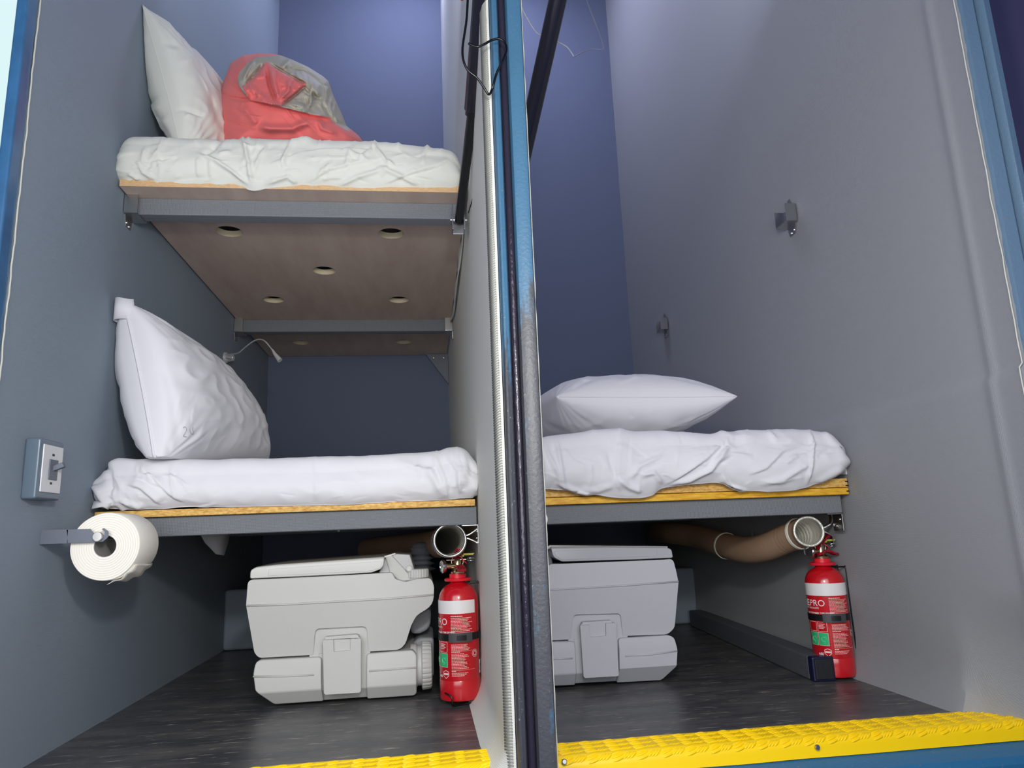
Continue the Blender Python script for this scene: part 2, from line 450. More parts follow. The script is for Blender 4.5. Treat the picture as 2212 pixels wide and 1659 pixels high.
# jambs
struct(MB().box(-.689, XL+.0, 1.157, 1.190, -.1, CEIL).build('trim_2', M_blue, bevel=.004))
mb = MB(); pts = []; z = -.02
while z < 2.2:
    pts.append((XL+.0015, 1.190+.003*(noise.noise(Vector((1.3, z, z*14)))+.6*noise.noise(Vector((4, 0, z*45)))), z)); z += .006
struct(mb.tube(pts, .0016, 5).build('trim_3', M_cloth_edge, smooth=180))
struct(extrude_xy('trim_4', [(XR-.014+dx, y) for dx, y in ((.012, 1.05), (.013, 1.010), (.016, 1.004), (.036, 1.001), (.041, 1.005), (.042, 1.02), (.050, 1.02), (.051, 1.003), (.055, .998), (.068, 1.0), (.072, 1.006), (.072, 1.05))], .28, CEIL, M_jambR, smooth=40))
mb = MB(); pts = []; z = .3
while z < 2.2:
    pts.append((xr_f(1.010, z)-.0005, 1.008+.002*noise.noise(Vector((z*20, 2, 2))), z)); z += .007
struct(mb.tube(pts, .0014, 5).build('trim_5', M_cloth_edge, smooth=180))
struct(MB().box(1.06, 1.9, 1.30, 1.33, -.1, CEIL).build('trim_7', mat('purple_grey_panel', (92, 88, 120), .7)))
# blue sill beam under the tread plates
struct(extrude_xy('trim_6', [(0, 0), (1, 0), (1, 1), (0, 1)], 0, .001, M_gap)) if False else None
mb = MB()
pr = [(1.24, -.008), (1.168, -.030), (1.160, -.034), (1.148, -.038), (1.140, -.048), (1.138, -.075), (1.120, -.080), (1.118, -.16), (1.24, -.16)]
n = len(pr); mb.add([(-.8, y, z) for y, z in pr]+[(1.3, y, z) for y, z in pr], [tuple(range(n)), tuple(reversed(range(n, 2*n)))]+[(i, n+i, n+(i+1) % n, (i+1) % n) for i in range(n)])
struct(mb.build('trim_6', M_sillblue, smooth=30))
# low step at the far end under the beds
struct(MB().box(XL, XR, 2.56, YB, .0, .195).build('trim_8', M_wallL, bevel=.012))

# ================================================================== TREAD PLATES
def tread(x0, x1, label, screws):
    t = thing('tread_plate', ((x0+x1)/2, 1.21, 0), label, 'tread plate')
    def surf(s):   # distance along the section from the back edge
        L1 = .059
        if s < L1: return Vector((1.256-s, .005)), Vector((0, 1))
        L2 = .024
        if s < L1+L2:
            a = (s-L1)/L2*radians(80); r = L2/radians(80)
            return Vector((1.197-r*sin(a), .005-r*(1-cos(a)))), Vector((-sin(a), cos(a)))
        r = L2/radians(80); a = radians(80); e = s-L1-L2
        return Vector((1.197-r*sin(a)-e*cos(a), .005-r*(1-cos(a))-e*sin(a))), Vector((-sin(a), cos(a)))
    outer = [surf(.0992*k/40)[0] for k in range(41)]; inner = [p-surf(.0992*k/40)[1]*.003 for k, p in enumerate(outer)]
    prof = [(p.x, p.y) for p in outer]+[(p.x, p.y) for p in reversed(inner)]
    n = len(prof); nx = 60; mb = MB(); vs = []; fs = []
    for i in range(nx+1):
        x = x0+(x1-x0)*i/nx; d = .0012*noise.noise(Vector((x*9, 0, 0)))
        vs += [(x, y, z+d) for k, (y, z) in enumerate(prof)]
    for i in range(nx):
        for k in range(n): fs.append((i*n+k, i*n+(k+1) % n, (i+1)*n+(k+1) % n, (i+1)*n+k))
    fs += [tuple(range(n)), tuple(nx*n+k for k in range(n))]
    mb.add(vs, fs); mb.build('plate', M_yellow, t, smooth=35)
    # raised bars: groups of three, alternate directions, wrapping over the nosing
    bars = MB(); pitch = .040; rowh = .0205
    for row in range(4):
        s0 = .011+row*rowh
        k = 0; x = x0+.01+(pitch/2 if row % 2 else 0)
        while x < x1-.01:
            for half in (0, 1):
                xc = x+half*pitch/2; dirn = 1 if (half+row) % 2 else -1
                for b in (-1, 0, 1):
                    cx = xc+b*.0054; sc = s0+(.0*b)
                    pts = []; rr = []
                    for q in range(7):
                        u = -1+2*q/6
                        ang = radians(30 if dirn > 0 else -52)
                        ss = sc+u*.0088*cos(ang)+(b*.0034 if dirn > 0 else 0)
                        xx = cx+u*.0088*sin(ang) if dirn < 0 else xc+b*.0012+u*.0100
                        if dirn > 0: ss = sc+b*.0052-u*.0030
                        if ss < .002 or ss > .0985 or xx < x0+.001 or xx > x1-.001: continue
                        p, nn = surf(ss); p = p-nn*.0002
                        pts.append((xx, p.x, p.y)); rr.append(.0024*sqrt(max(.08, 1-u*u)))
                    if len(pts) > 2: bars.tube(pts, rr, 6)
            x += pitch
    bars.build('raised_bars', M_yellow, t, smooth=60)
    for sx in screws:
        p = P(sx[0], sx[1], y=1.1755); s = MB().lathe((p.x, 1.1775, p.z), [(.0042, 0), (.0042, .003), (.003, .0042), (.0012, .0042)], (0, -1, .2), 16).build('screw', M_steel, t, smooth=30)
tread(-.62, .1255, 'yellow painted chequer tread plate along the sill of the left bay', [(1090, 1652)])
tread(.187, 1.16, 'yellow painted chequer tread plate along the sill of the right bay', [(1219, 1646), (1766, 1615)])

# ================================================================== CLOTH
def mattress(name, top, bot, y0, ztop_back, label, m, folds, yb=YB-.03, rx=.035, rfront=.035, bulge=.012, seed=1, amp=.0022, parent=None):
    top = smooth_prof([tuple(P(a, b, y=y0)[i] for i in (0, 2)) for a, b in top]); bot = smooth_prof([tuple(P(a, b, y=y0)[i] for i in (0, 2)) for a, b in bot])
    x0 = min(top[0][0], bot[0][0]); x1 = max(top[-1][0], bot[-1][0])
    cols = []   # (x, inset)
    na = 9
    for i in range(na): a = (pi/2)*i/na; cols.append((x0+rx*(1-sin(a))*0+rx*(1-cos(a)), rx*(1-sin(a))))
    nx = int((x1-x0-2*rx)/.0035)
    for i in range(nx+1): cols.append((x0+rx+(x1-x0-2*rx)*i/nx, 0))
    for i in reversed(range(na)): a = (pi/2)*i/na; cols.append((x1-rx*(1-cos(a)), rx*(1-sin(a))))
    vs = []; fs = []
    NF = 46
    for x, ins in cols:
        zt = interp(top, x)-ins; zb = interp(bot, x)+ins*.25; yf = y0+ins*.9
        sec = [(yb, min(zt, ztop_back)), (2.6, min(zt, ztop_back)), (2.1, min(zt+.0, ztop_back+.004)), (1.85, zt), (yf+.15, zt+.001), (yf+.09, zt), (yf+.06, zt)]
        r = min(rfront, (zt-zb)*.45)
        for k in range(1, 9):
            a = (pi/2)*k/8; sec.append((yf+r*(1-sin(a))+0*.0, zt-r*(1-cos(a))))
        zs = zt-r
        for k in range(1, NF+1):
            t = k/NF; zz = zs+(zb-zs)*t
            sec.append((yf-bulge*sin(pi*min(1, t*1.0))*.9+.010*t**6, zz))
        sec += [(yf+.010, zb-.001), (yf+.022, zb+.004), (yf+.03, zb+.02), (yf+.05, zb+.02)]
        K = len(sec); vs += [(x, y, z) for y, z in sec]
    K = len(sec)
    for i in range(len(cols)-1):
        for k in range(K-1): fs.append((i*K+k, (i+1)*K+k, (i+1)*K+k+1, i*K+k+1))
    fs.append(tuple(range(K))); fs.append(tuple((len(cols)-1)*K+k for k in reversed(range(K))))
    me = bpy.data.meshes.new(name); me.from_pydata(vs, [], fs)
    bm = bmesh.new(); bm.from_mesh(me); bmesh.ops.recalc_face_normals(bm, faces=bm.faces); bm.normal_update()
    for v in bm.verts:
        k = v.index % K
        if v.co.y > y0+.3 or k > K-3: continue
        px, py = Q(v.co)
        h = folds_at(px, py, folds)
        q = Vector((v.co.x*9+seed, v.co.z*16, v.co.y*6))
        h += amp*noise.noise(q)+amp*.7*(1-abs(noise.noise(q*2.1+Vector((3, 3, 3)))*2))
        v.co += v.normal*h
    bm.to_mesh(me); bm.free()
    o = new_obj(name, me, m, parent, smooth=180)
    return o
def rnd_folds(x0, x1, y0, y1, n, ang, spread, w, amp, seed, ln=(40, 120)):
    R = random.Random(seed); out = []
    for i in range(n):
        cx = R.uniform(x0, x1); cy = R.uniform(y0, y1); a = radians(ang+R.uniform(-spread, spread)); l = R.uniform(*ln)/2
        b = R.uniform(-.25, .25)*l
        out.append(([(cx-l*cos(a), cy+l*sin(a)), (cx+b*sin(a), cy+b*cos(a)), (cx+l*cos(a), cy-l*sin(a))], R.uniform(.6, 1.3)*w, R.uniform(.5, 1.2)*amp*(1 if R.random() < .75 else -1), R.choice([0, 0, 1, -1])))
    return out

# upper left mattress
Z1 = lambda pts: zo(180, 0, 3.456, pts)
fu = []
for pl, w, a, s in [([(1180, 1000), (1215, 1130), (1240, 1240), (1255, 1370)], 5, 6, 0), ([(850, 1150), (1000, 1210), (1130, 1290), (1240, 1380)], 5, 5, 0),
                    ([(1270, 1300), (1320, 1170), (1380, 1100)], 5, 4, 0), ([(840, 1170), (845, 1260), (850, 1330)], 5, 4, 1), ([(950, 1200), (950, 1330)], 4, 3, 0),
                    ([(1060, 1010), (960, 1120), (880, 1160)], 6, -4, 0), ([(570, 1270), (580, 1130), (620, 1020)], 5, 3, 1), ([(1490, 1270), (1500, 1180), (1560, 1060), (1760, 1040)], 5, 4, 0),
                    ([(1640, 1130), (1900, 1115), (2170, 1125)], 6, 5, -1), ([(1680, 1370), (1830, 1280), (2000, 1240), (2250, 1190)], 6, 5, 1), ([(1900, 1385), (2050, 1320), (2250, 1260)], 6, 4, 0),
                    ([(1960, 1260), (1990, 1150), (2150, 1220)], 5, 3, 0), ([(1350, 1370), (1530, 1320), (1600, 1370)], 6, 4, 0), ([(400, 1200), (450, 1290), (540, 1340)], 5, 4, 0),
                    ([(470, 1100), (440, 1200), (470, 1250)], 5, 3, 0), ([(330, 1290), (390, 1330), (420, 1340)], 5, 4, 0), ([(1250, 1000), (1210, 1105), (1380, 1100)], 5, 3, 0),
                    ([(2140, 1060), (2260, 1210), (2330, 1240)], 5, 4, 0), ([(2600, 1050), (2540, 1150), (2530, 1240)], 5, 3, 0), ([(2250, 1380), (2450, 1300), (2650, 1250), (2780, 1180)], 6, 5, 1), ([(2200, 1240), (2400, 1330), (2500, 1380)], 6, 4, 0)]:
    fu.append((Z1(pl), w*.8, a, s))
fu += rnd_folds(270, 960, 305, 395, 30, 35, 40, 4, 2.2, 5, (25, 80))
fu += rnd_folds(260, 990, 295, 398, 90, 30, 60, 2.2, 1.3, 25, (14, 55))
m1 = mattress('mattress', [(248, 300), (256, 286), (275, 283), (350, 286), (500, 288), (640, 290), (765, 293), (850, 298), (940, 309), (985, 318), (1000, 330)],
              [(250, 386), (270, 388), (400, 391), (480, 393), (510, 395), (541, 406), (575, 401), (620, 397), (660, 395), (760, 400), (860, 402), (960, 402), (1000, 403)], 1.536, 1.262,
              '', M_sheetc, fu, seed=1)
tag(m1, 'thin mattress in a crumpled off-white fitted sheet on the high upper bunk', 'mattress')
# sheet hanging behind the board at the divider
mb = MB(); K = []
for i in range(30):
    t = i/29; y = 1.70+.85*t; d = .045*sin(pi*t)**.7+.012
    K.append(((.108+.004*sin(t*20), y, 1.152), (.1105+.003*sin(t*17), y, 1.152-d*.6), (.106+.003*sin(t*11), y, 1.138-d)))
vs = [p for k in K for p in k]; fs = [(i*3+j, i*3+j+1, i*3+j+4, i*3+j+3) for i in range(29) for j in (0, 1)]
o = mb.add(vs, fs).build('hanging_sheet_edge', M_sheetc, m1, smooth=180); sd = o.modifiers.new('s', 'SOLIDIFY'); sd.thickness = .0015

# lower left mattress
Z4 = lambda pts: zo(0, 600, 2.514, pts)
fl = []
for pl, w, a, s in [([(560, 1010), (600, 1060), (605, 1140), (590, 1190)], 5, -4, 0), ([(690, 1130), (760, 1150), (830, 1200), (870, 1235)], 6, 6, 1), ([(720, 1040), (820, 1090), (920, 1180), (1000, 1225)], 6, 5, 1),
                    ([(540, 1060), (520, 1140), (570, 1210), (640, 1240)], 6, 6, 0), ([(640, 1200), (720, 1235), (780, 1245)], 5, 4, 0), ([(930, 1010), (935, 1120), (960, 1200)], 4, 2.5, 0),
                    ([(540, 1030), (640, 1000), (760, 1010)], 6, 3, 0)]:
    fl.append((Z4(pl), w, a, s))
fl += [([(680, 985), (684, 1040), (682, 1085)], 4, 1.6, 0), ([(960, 980), (985, 1020), (990, 1075)], 5, 6, 1), ([(1000, 975), (1012, 1010), (1000, 1065)], 5, 5, -1), ([(940, 985), (960, 1040), (965, 1080)], 5, 4, 0), ([(1020, 990), (1026, 1030), (1024, 1070)], 4, 4, 0), ([(850, 1000), (930, 1020), (960, 1075)], 8, 4, 0)]
fl += rnd_folds(900, 1030, 985, 1075, 10, 75, 25, 4, 2.2, 6, (20, 60)) + rnd_folds(210, 420, 1010, 1085, 10, 140, 25, 5, 2.4, 8, (30, 80))
fl += rnd_folds(205, 330, 1000, 1092, 22, 120, 50, 2.4, 1.2, 26, (14, 45)) + rnd_folds(940, 1032, 970, 1075, 20, 80, 40, 2.2, 1.2, 27, (14, 45)) + rnd_folds(340, 940, 1060, 1092, 10, 10, 20, 3, .8, 28, (20, 60))
m2 = mattress('mattress', [(200, 1030), (202, 1012), (218, 1000), (260, 991), (340, 990), (480, 989), (680, 985), (840, 978), (940, 972), (968, 964), (992, 964), (1016, 975), (1030, 992), (1036, 1015)],
              [(203, 1092), (215, 1097), (300, 1099), (420, 1094), (520, 1093), (700, 1090), (860, 1083), (960, 1078), (1037, 1070)], 1.535, .522, '', M_sheet, fl, seed=4)
tag(m2, 'thin mattress in a smooth white sheet on the lower left bunk', 'mattress')
# the small corner of sheet poking out at the left end
a = P(203, 1083, y=1.53); b = P(199, 1100, y=1.52); c = P(232, 1100, y=1.53); d = P(250, 1084, y=1.535); e = P(222, 1095, y=1.515)
o = MB().add([a, b, e, c, d], [(0, 1, 2), (0, 2, 4), (2, 3, 4)]).build('sheet_corner', M_sheet, m2, smooth=180); sd = o.modifiers.new('s', 'SOLIDIFY'); sd.thickness = .002
# cloth hanging under the bunk beside the left wall
pts = [P(425, 1140, y=2.1), P(498, 1140, y=2.15), P(492, 1172, y=2.15), P(483, 1200, y=2.13), P(466, 1197, y=2.11), P(442, 1172, y=2.1)]
mid = sum(pts, Vector())/6 + Vector((0, -.015, 0))
o = MB().add(pts+[mid], [(i, (i+1) % 6, 6) for i in range(6)]).build('hanging_sheet_corner', M_sheet, m2, smooth=180)
sd = o.modifiers.new('s', 'SOLIDIFY'); sd.thickness = .002

# right mattress
Z5 = lambda pts: zo(1140, 760, 2.911, pts)
fr = []
for pl, w, a, s in [([(565, 480), (570, 560), (560, 680), (550, 830), (570, 880)], 5, 4, 1), ([(175, 540), (195, 640), (215, 760), (235, 860)], 4, 4, 0), ([(100, 560), (130, 650), (190, 760), (210, 850)], 5, 4, 0),
                    ([(640, 800), (700, 720), (850, 650)], 5, 3, 0), ([(860, 840), (1000, 760), (1130, 680), (1230, 590), (1310, 540)], 6, 7, 1), ([(880, 830), (1020, 800), (1150, 740), (1220, 650), (1290, 560)], 5, 5, 0),
                    ([(1230, 760), (1280, 830), (1380, 860)], 6, 5, -1), ([(1390, 780), (1500, 740), (1600, 640), (1740, 590)], 6, 5, 1), ([(1450, 830), (1600, 800), (1720, 730), (1780, 700)], 6, 4, 0),
                    ([(1765, 490), (1792, 590), (1780, 720), (1750, 840)], 3, 4.5, 0), ([(1840, 490), (1930, 580), (1990, 640)], 6, 3, 0), ([(1500, 490), (1560, 560), (1700, 560)], 5, 3, 0),
                    ([(700, 780), (790, 760), (850, 830)], 5, 3.5, 0), ([(560, 790), (640, 850), (720, 880)], 6, 4, 0), ([(540, 840), (440, 870), (330, 860)], 6, 3, 0), ([(1170, 500), (1280, 540), (1460, 540)], 6, 3, 0),
                    ([(1800, 830), (1900, 770), (1990, 720)], 7, 4, 0), ([(180, 820), (300, 870), (420, 900)], 5, 4, 0), ([(70, 600), (90, 720), (80, 850)], 5, 5, 0)]:
    fr.append((Z5(pl), w, a, s))
fr += rnd_folds(1400, 1800, 960, 1045, 16, 25, 25, 4.5, 1.8, 9, (30, 90)) + rnd_folds(1170, 1400, 960, 1060, 8, 110, 35, 5, 1.8, 10, (30, 80))
fr += rnd_folds(1170, 1830, 930, 1055, 60, 40, 60, 2.4, 1.1, 29, (14, 60))
m3 = mattress('mattress', [(1110, 950), (1165, 944), (1200, 937), (1260, 929), (1335, 922), (1380, 928), (1440, 927), (1500, 930), (1560, 934), (1600, 930), (1620, 925), (1740, 925), (1790, 930), (1822, 942), (1836, 962), (1841, 985)],
              [(1110, 1055), (1165, 1054), (1220, 1057), (1270, 1062), (1320, 1072), (1372, 1075), (1410, 1069), (1432, 1053), (1480, 1046), (1530, 1042), (1562, 1040), (1580, 1047), (1605, 1056), (1640, 1059), (1690, 1059), (1740, 1053), (1790, 1034), (1842, 1010)], 1.50, .556,
              '', M_sheet, fr, seed=7, bulge=.016, rx=.04)
tag(m3, 'thin mattress in a loose white sheet draping over the boards of the right bay bunk', 'mattress')

def pillow(name, c00, c10, c01, c11, T, label, m, seed=0, pin=.07, n=64, floor=None, wr=.004, lim=None, ex=.62, exu=None, folds=None):
    exu = exu or ex
    """corners: front-bottom, front-top, rear-bottom, rear-top (v along the front edge, u going back)"""
    c00, c10, c01, c11 = map(Vector, (c00, c10, c01, c11))
    N0 = ((c01-c00).cross(c10-c00)).normalized()
    cen = (c00+c01+c10+c11)/4
    def pos(u, v, s):
        a, b = (u+1)/2, (v+1)/2
        # sides pulled in between the pointed corners
        a2 = .5+(a-.5)*(1-pin*(1-v*v)); b2 = .5+(b-.5)*(1-pin*(1-u*u))
        p = (c00*(1-b2)+c10*b2)*(1-a2)+(c01*(1-b2)+c11*b2)*a2
        t = T*(1-abs(u)**2.4)**exu*(1-abs(v)**2.4)**ex
        q = Vector((u*2.3+seed, v*2.3, s*3))
        w = noise.noise(q)*1.2+(1-2*abs(noise.noise(q*1.9)))*.8
        cr = noise.noise(Vector((atan2(abs(v)-1.05, abs(u)-1.05)*7, seed, s)))*exp(-((1.05-abs(u))**2+(1.05-abs(v))**2)/.35)*2.2
        t += wr*(w+cr)*min(1, 6*(1-abs(u)))*min(1, 6*(1-abs(v)))
        p = p+N0*s*t
        if folds and s:
            p.y -= folds_at(*Q(p), folds)*min(1, 8*(1-abs(u)))
        if floor is not None and p.z < floor: p.z = floor+(p.z-floor)*.04
        if lim is not None and p.x < lim: p.x = lim+(p.x-lim)*.05
        return p
    vs = []; fs = []; idx = {}
    def V(i, j, s):
        edge = i in (0, n) or j in (0, n); k = (i, j, 0 if edge else s)
        if k not in idx:
            u = -cos(pi*i/n); v = -cos(pi*j/n)
            u = .35*u+.65*(-1+2*i/n); v = .35*v+.65*(-1+2*j/n)
            idx[k] = len(vs); vs.append(pos(u, v, 0 if edge else s))
        return idx[k]
    for s in (1, -1):
        for i in range(n):
            for j in range(n):
                f = (V(i, j, s), V(i+1, j, s), V(i+1, j+1, s), V(i, j+1, s)); fs.append(f if s > 0 else f[::-1])
    o = MB().add(vs, fs).build(name, m, smooth=180)
    tag(o, label, 'pillow')
    edge = [pos(-1, -.97+1.94*k/60, 0) for k in range(61)]
    return o, edge, pos
# upper pillow
pu, e1, _ = pillow('pillow', P(392, 335, y=1.62), P(307, 9, y=1.60), (-.42, 2.02, 1.31), P(392, 120, y=1.98), .085,
       'greyish white pillow standing on edge against the left wall on the upper bunk', M_sheetc, seed=2, floor=1.277, wr=.006, pin=.05, lim=XL+.003, ex=.75, exu=.36, n=130, folds=[(zo(173, 0, 2.56, a), b, c, d) for a, b, c, d in [([(420, 660), (480, 625), (570, 605), (690, 640)], 5, -9, 0), ([(440, 690), (500, 650), (570, 630), (650, 650)], 6, 7, 0), ([(520, 690), (545, 640), (600, 620)], 4, -6, 0), ([(350, 590), (420, 530), (500, 490)], 5, -6, 0), ([(520, 690), (530, 715), (560, 720)], 3, 6, 0), ([(330, 280), (420, 230), (560, 260)], 6, -4, 0), ([(640, 380), (700, 500), (750, 620)], 6, -5, 0), ([(450, 320), (490, 480), (530, 580)], 3, -4, 0), ([(370, 700), (400, 620), (470, 560)], 6, 5, 0)]])
MB().tube(e1, .0012, 5).build('seam', M_sheetc, pu, smooth=180)
pl_, e2, pos2 = pillow('pillow', P(336, 1008, y=1.500), P(268, 650, y=1.56), (-.43, 2.04, .57), P(452, 800, y=2.0), .098,
       'plump white pillow standing on edge against the left wall on the lower left bunk', M_sheet, seed=5, floor=.528, wr=.0045, pin=.03, lim=XL+.003, ex=.62, exu=.30, n=130, folds=[(Z4(a), b, c, d) for a, b, c, d in [([(840, 440), (900, 560), (940, 700), (960, 900)], 9, -4, 0), ([(1100, 965), (1150, 910), (1180, 850)], 4, 4, 0), ([(1150, 970), (1190, 900), (1230, 860)], 4, 4, 0), ([(840, 880), (900, 900), (930, 960)], 6, -4, 0), ([(700, 320), (660, 330), (690, 400)], 5, -4, 0), ([(1020, 960), (1090, 900), (1160, 820)], 5, 3, 0), ([(760, 420), (830, 450), (900, 540)], 5, -3, 0)]]+rnd_folds(340, 530, 800, 980, 16, 60, 25, 3, 1.5, 44, (30, 80)))
MB().tube(e2, .0030, 6).build('piping', M_sheet, pl_, smooth=180)
# folded-open end of the pillow case at the top corner
tp = P(268, 650, y=1.56)
mb = MB(); ring = []
for i in range(24):
    w = 2*pi*i/24; ring.append((tp.x+.019*cos(w), tp.y+.010*sin(w), tp.z+.004+.002*sin(w*2)))
ring2 = [(tp.x-.000+.023*cos(2*pi*i/24), tp.y+.012+.020*sin(2*pi*i/24), tp.z-.042) for i in range(24)]
mb.add(ring+ring2, [(i, (i+1) % 24, 24+(i+1) % 24, 24+i) for i in range(24)])
o = mb.build('case_opening', M_sheet, pl_, smooth=180); sd = o.modifiers.new('s', 'SOLIDIFY'); sd.thickness = .002
pr_, e3, _ = pillow('pillow', P(1202, 857, y=1.62), P(1594, 856, y=1.62), (.24, 2.2, .66), (.70, 2.2, .66), .092,
       'plump white pillow lying flat on the mattress in the right bay', M_sheet, seed=9, floor=.566, wr=.004, pin=.04, ex=.55, exu=.42, n=130, folds=[(Z5(a), b, c, d) for a, b, c, d in [([(240, 270), (330, 200), (430, 165)], 5, -7, 0), ([(262, 262), (290, 220), (350, 180)], 4, 6, 0), ([(600, 300), (640, 370), (660, 420)], 4, -5, 0), ([(690, 140), (640, 170), (560, 200)], 5, 4, 0), ([(250, 280), (450, 290), (650, 275), (850, 290), (1320, 280)], 2.5, -3, 0), ([(250, 340), (330, 320), (450, 300)], 3, 3, 0), ([(780, 300), (790, 350), (770, 400)], 4, 2.5, 0)]])
MB().tube(e3, .0011, 5).build('seam', M_sheet, pr_, smooth=180)
# handwritten mark on the lower pillow
mk = MB()
from mathutils.bvhtree import BVHTree
def bvh_of(o):
    me = o.data; return BVHTree.FromPolygons([v.co for v in me.vertices], [p.vertices for p in me.polygons])
bt = bvh_of(pl_)
def on_surf(px, py, off=.0006):
    d = P(px, py, y=1.0)-Vector((0, 0, CH)); d.normalize()
    loc, nrm, i, dist = bt.ray_cast(Vector((0, 0, CH)), d)
    return loc-d*off if loc else None
for stroke in ([(395, 925), (399, 922), (403, 926), (401, 934), (396, 942), (403, 944)], [(410, 927), (412, 936), (418, 938)], [(417, 923), (416, 929), (419, 934), (415, 939)]):
    pts = [on_surf(*p) for p in stroke]; pts = [p for p in pts if p]
    if len(pts) > 2: mk.tube(catmull(pts, 4), .0006, 4)
if mk.v: mk.build('pen_mark', mat('faint_pencil', (150, 150, 160), .8), pl_, smooth=180)

# rolled duvet
sil = Z1([(1018, 1180), (1008, 1000), (1004, 850), (1010, 700), (1050, 600), (1100, 470), (1190, 412), (1300, 398), (1400, 400), (1470, 412), (1560, 445), (1680, 500), (1790, 570), (1830, 605), (1870, 720), (1930, 850), (1965, 940), (2050, 1005), (2090, 1060), (2080, 1180)])
pB = Z1([(900, 1250), (900, 690), (1000, 600), (1080, 440), (1190, 380), (1300, 380), (1490, 395), (1470, 414), (1300, 425), (1225, 470), (1165, 540), (1148, 600), (1185, 680), (1240, 745), (1450, 795), (1700, 855), (1830, 870), (1870, 915), (1950, 965), (2200, 1010), (2200, 1250)])
pA = Z1([(1188, 648), (1290, 560), (1345, 480), (1372, 462), (1430, 505), (1550, 572), (1665, 630), (1600, 690), (1480, 790), (1240, 750)])
fd = []
for pl, w, a, s in [([(1148, 560), (1160, 640), (1200, 700), (1245, 750)], 5, 14, 1), ([(1245, 750), (1450, 795), (1700, 858), (1850, 890)], 5, 16, 1),
                    ([(1345, 480), (1290, 560), (1195, 650)], 4, -12, 0), ([(1380, 465), (1550, 570), (1665, 630)], 4, -12, 0), ([(1660, 635), (1590, 700), (1475, 790)], 4, -12, 0),
                    ([(1365, 500), (1390, 640), (1440, 770)], 4, -10, 0), ([(1400, 510), (1430, 640), (1460, 740)], 6, 8, 0), ([(1540, 590), (1530, 680), (1460, 750)], 6, 8, 0), ([(1230, 640), (1300, 700), (1380, 760)], 9, 6, 0),
                    ([(1010, 690), (1100, 730), (1240, 750)], 5, -7, 0), ([(1080, 500), (1100, 600), (1210, 690)], 6, 6, 0), ([(1190, 600), (1240, 500), (1280, 450)], 5, 7, 0), ([(1215, 620), (1300, 520), (1340, 470)], 5, -6, 0),
                    ([(1480, 510), (1540, 450), (1700, 520)], 7, 8, 0), ([(1480, 520), (1640, 520), (1800, 640)], 6, -7, 0), ([(1560, 560), (1700, 620), (1780, 740)], 7, 9, 0), ([(1700, 640), (1700, 760), (1660, 840)], 6, 7, 0),
                    ([(1780, 740), (1740, 730), (1640, 640)], 5, -7, 0), ([(1300, 940), (1400, 960), (1560, 960), (1750, 880)], 10, 8, 0), ([(1030, 880), (1150, 940), (1290, 960)], 12, -5, 0), ([(1750, 880), (1780, 960), (1900, 1000)], 6, 6, 0),
                    ([(1180, 780), (1260, 880), (1300, 930)], 9, 4, 0), ([(1830, 620), (1800, 760), (1880, 860)], 6, 6, 0), ([(1540, 770), (1640, 800), (1650, 850)], 6, 6, 0), ([(1870, 700), (1840, 800), (1870, 900)], 4, 4, 0), ([(1890, 740), (1870, 840), (1900, 920)], 4, 4, 0)]:
    fd.append((Z1(pl), w*.8, a*1.35, s))
fd += rnd_folds(600, 720, 150, 250, 26, -55, 30, 3, 3.2, 41, (20, 60)) + rnd_folds(480, 740, 215, 288, 16, -20, 25, 5, 3.0, 42, (30, 90)) + rnd_folds(520, 640, 160, 230, 12, 60, 50, 3, 2.6, 43, (16, 40))
cx, cy = 586, 232; NA, NR = 300, 90
def sil_r(th):
    dx, dy = cos(th), sin(th); best = 0
    for i in range(len(sil)):
        x1, y1 = sil[i-1][0]-cx, sil[i-1][1]-cy; x2, y2 = sil[i][0]-cx, sil[i][1]-cy
        den = dx*(y2-y1)-dy*(x2-x1)
        if abs(den) < 1e-9: continue
        t = (x1*(y2-y1)-y1*(x2-x1))/den; s = (x1*dy-y1*dx)/den
        if t > 0 and -1e-6 <= s <= 1+1e-6: best = max(best, t)
    return best
Rs = [sil_r(2*pi*i/NA) for i in range(NA)]
vs = [P(cx, cy, y=1.62)]; fs = []; mi = []
for j in range(1, NR+1):
    t = j/NR; tt = 1-(1-t)**1.15
    for i in range(NA):
        th = 2*pi*i/NA; px = cx+Rs[i]*tt*cos(th); py = cy+Rs[i]*tt*sin(th)
        dep = 1.62+.17*(1-sqrt(max(0, 1-tt**2.6)))
        lay = 0
        dep -= folds_at(px, py, fd)
        if inpoly(px, py, pA): dep -= .012
        dep -= .006*noise.noise(Vector((px*.03, py*.03, 2)))
        vs.append(P(px, py, y=dep))
# trailing roll behind
for j in range(1, 7):
    y = 1.79+.07*j
    for i in range(NA):
        th = 2*pi*i/NA; s = 1-.02*j-(.18 if j == 6 else 0); b = P(cx+Rs[i]*cos(th)*s, cy+Rs[i]*sin(th)*s, y=1.79); vs.append((b.x, y, b.z))
vs.append((P(cx, cy, y=1.79).x, 2.25, P(cx, cy, y=1.79).z))
def clsf(px, py): return 0 if (inpoly(px, py, pB) or inpoly(px, py, pA)) else 1
for i in range(NA): fs.append((0, 1+i, 1+(i+1) % NA)); mi.append(clsf(cx, cy))
for j in range(NR+5):
    for i in range(NA):
        a = 1+j*NA+i; b = 1+j*NA+(i+1) % NA; fs.append((a, a+NA, b+NA, b))
        c = (Vector(vs[a])+Vector(vs[b+NA]))/2
        mi.append(clsf(*Q(c)) if j < NR-1 else (0 if (i/NA*360 < 185 and i/NA*360 > 20) else 1))
l0 = 1+(NR+5)*NA
for i in range(NA): fs.append((l0+i, len(vs)-1, l0+(i+1) % NA)); mi.append(1)
vs = [Vector((v[0], v[1], max(v[2], 1.279))) for v in vs]
mb = MB(); mb.v = [tuple(v) for v in vs]; mb.f = fs; mb.mi = mi
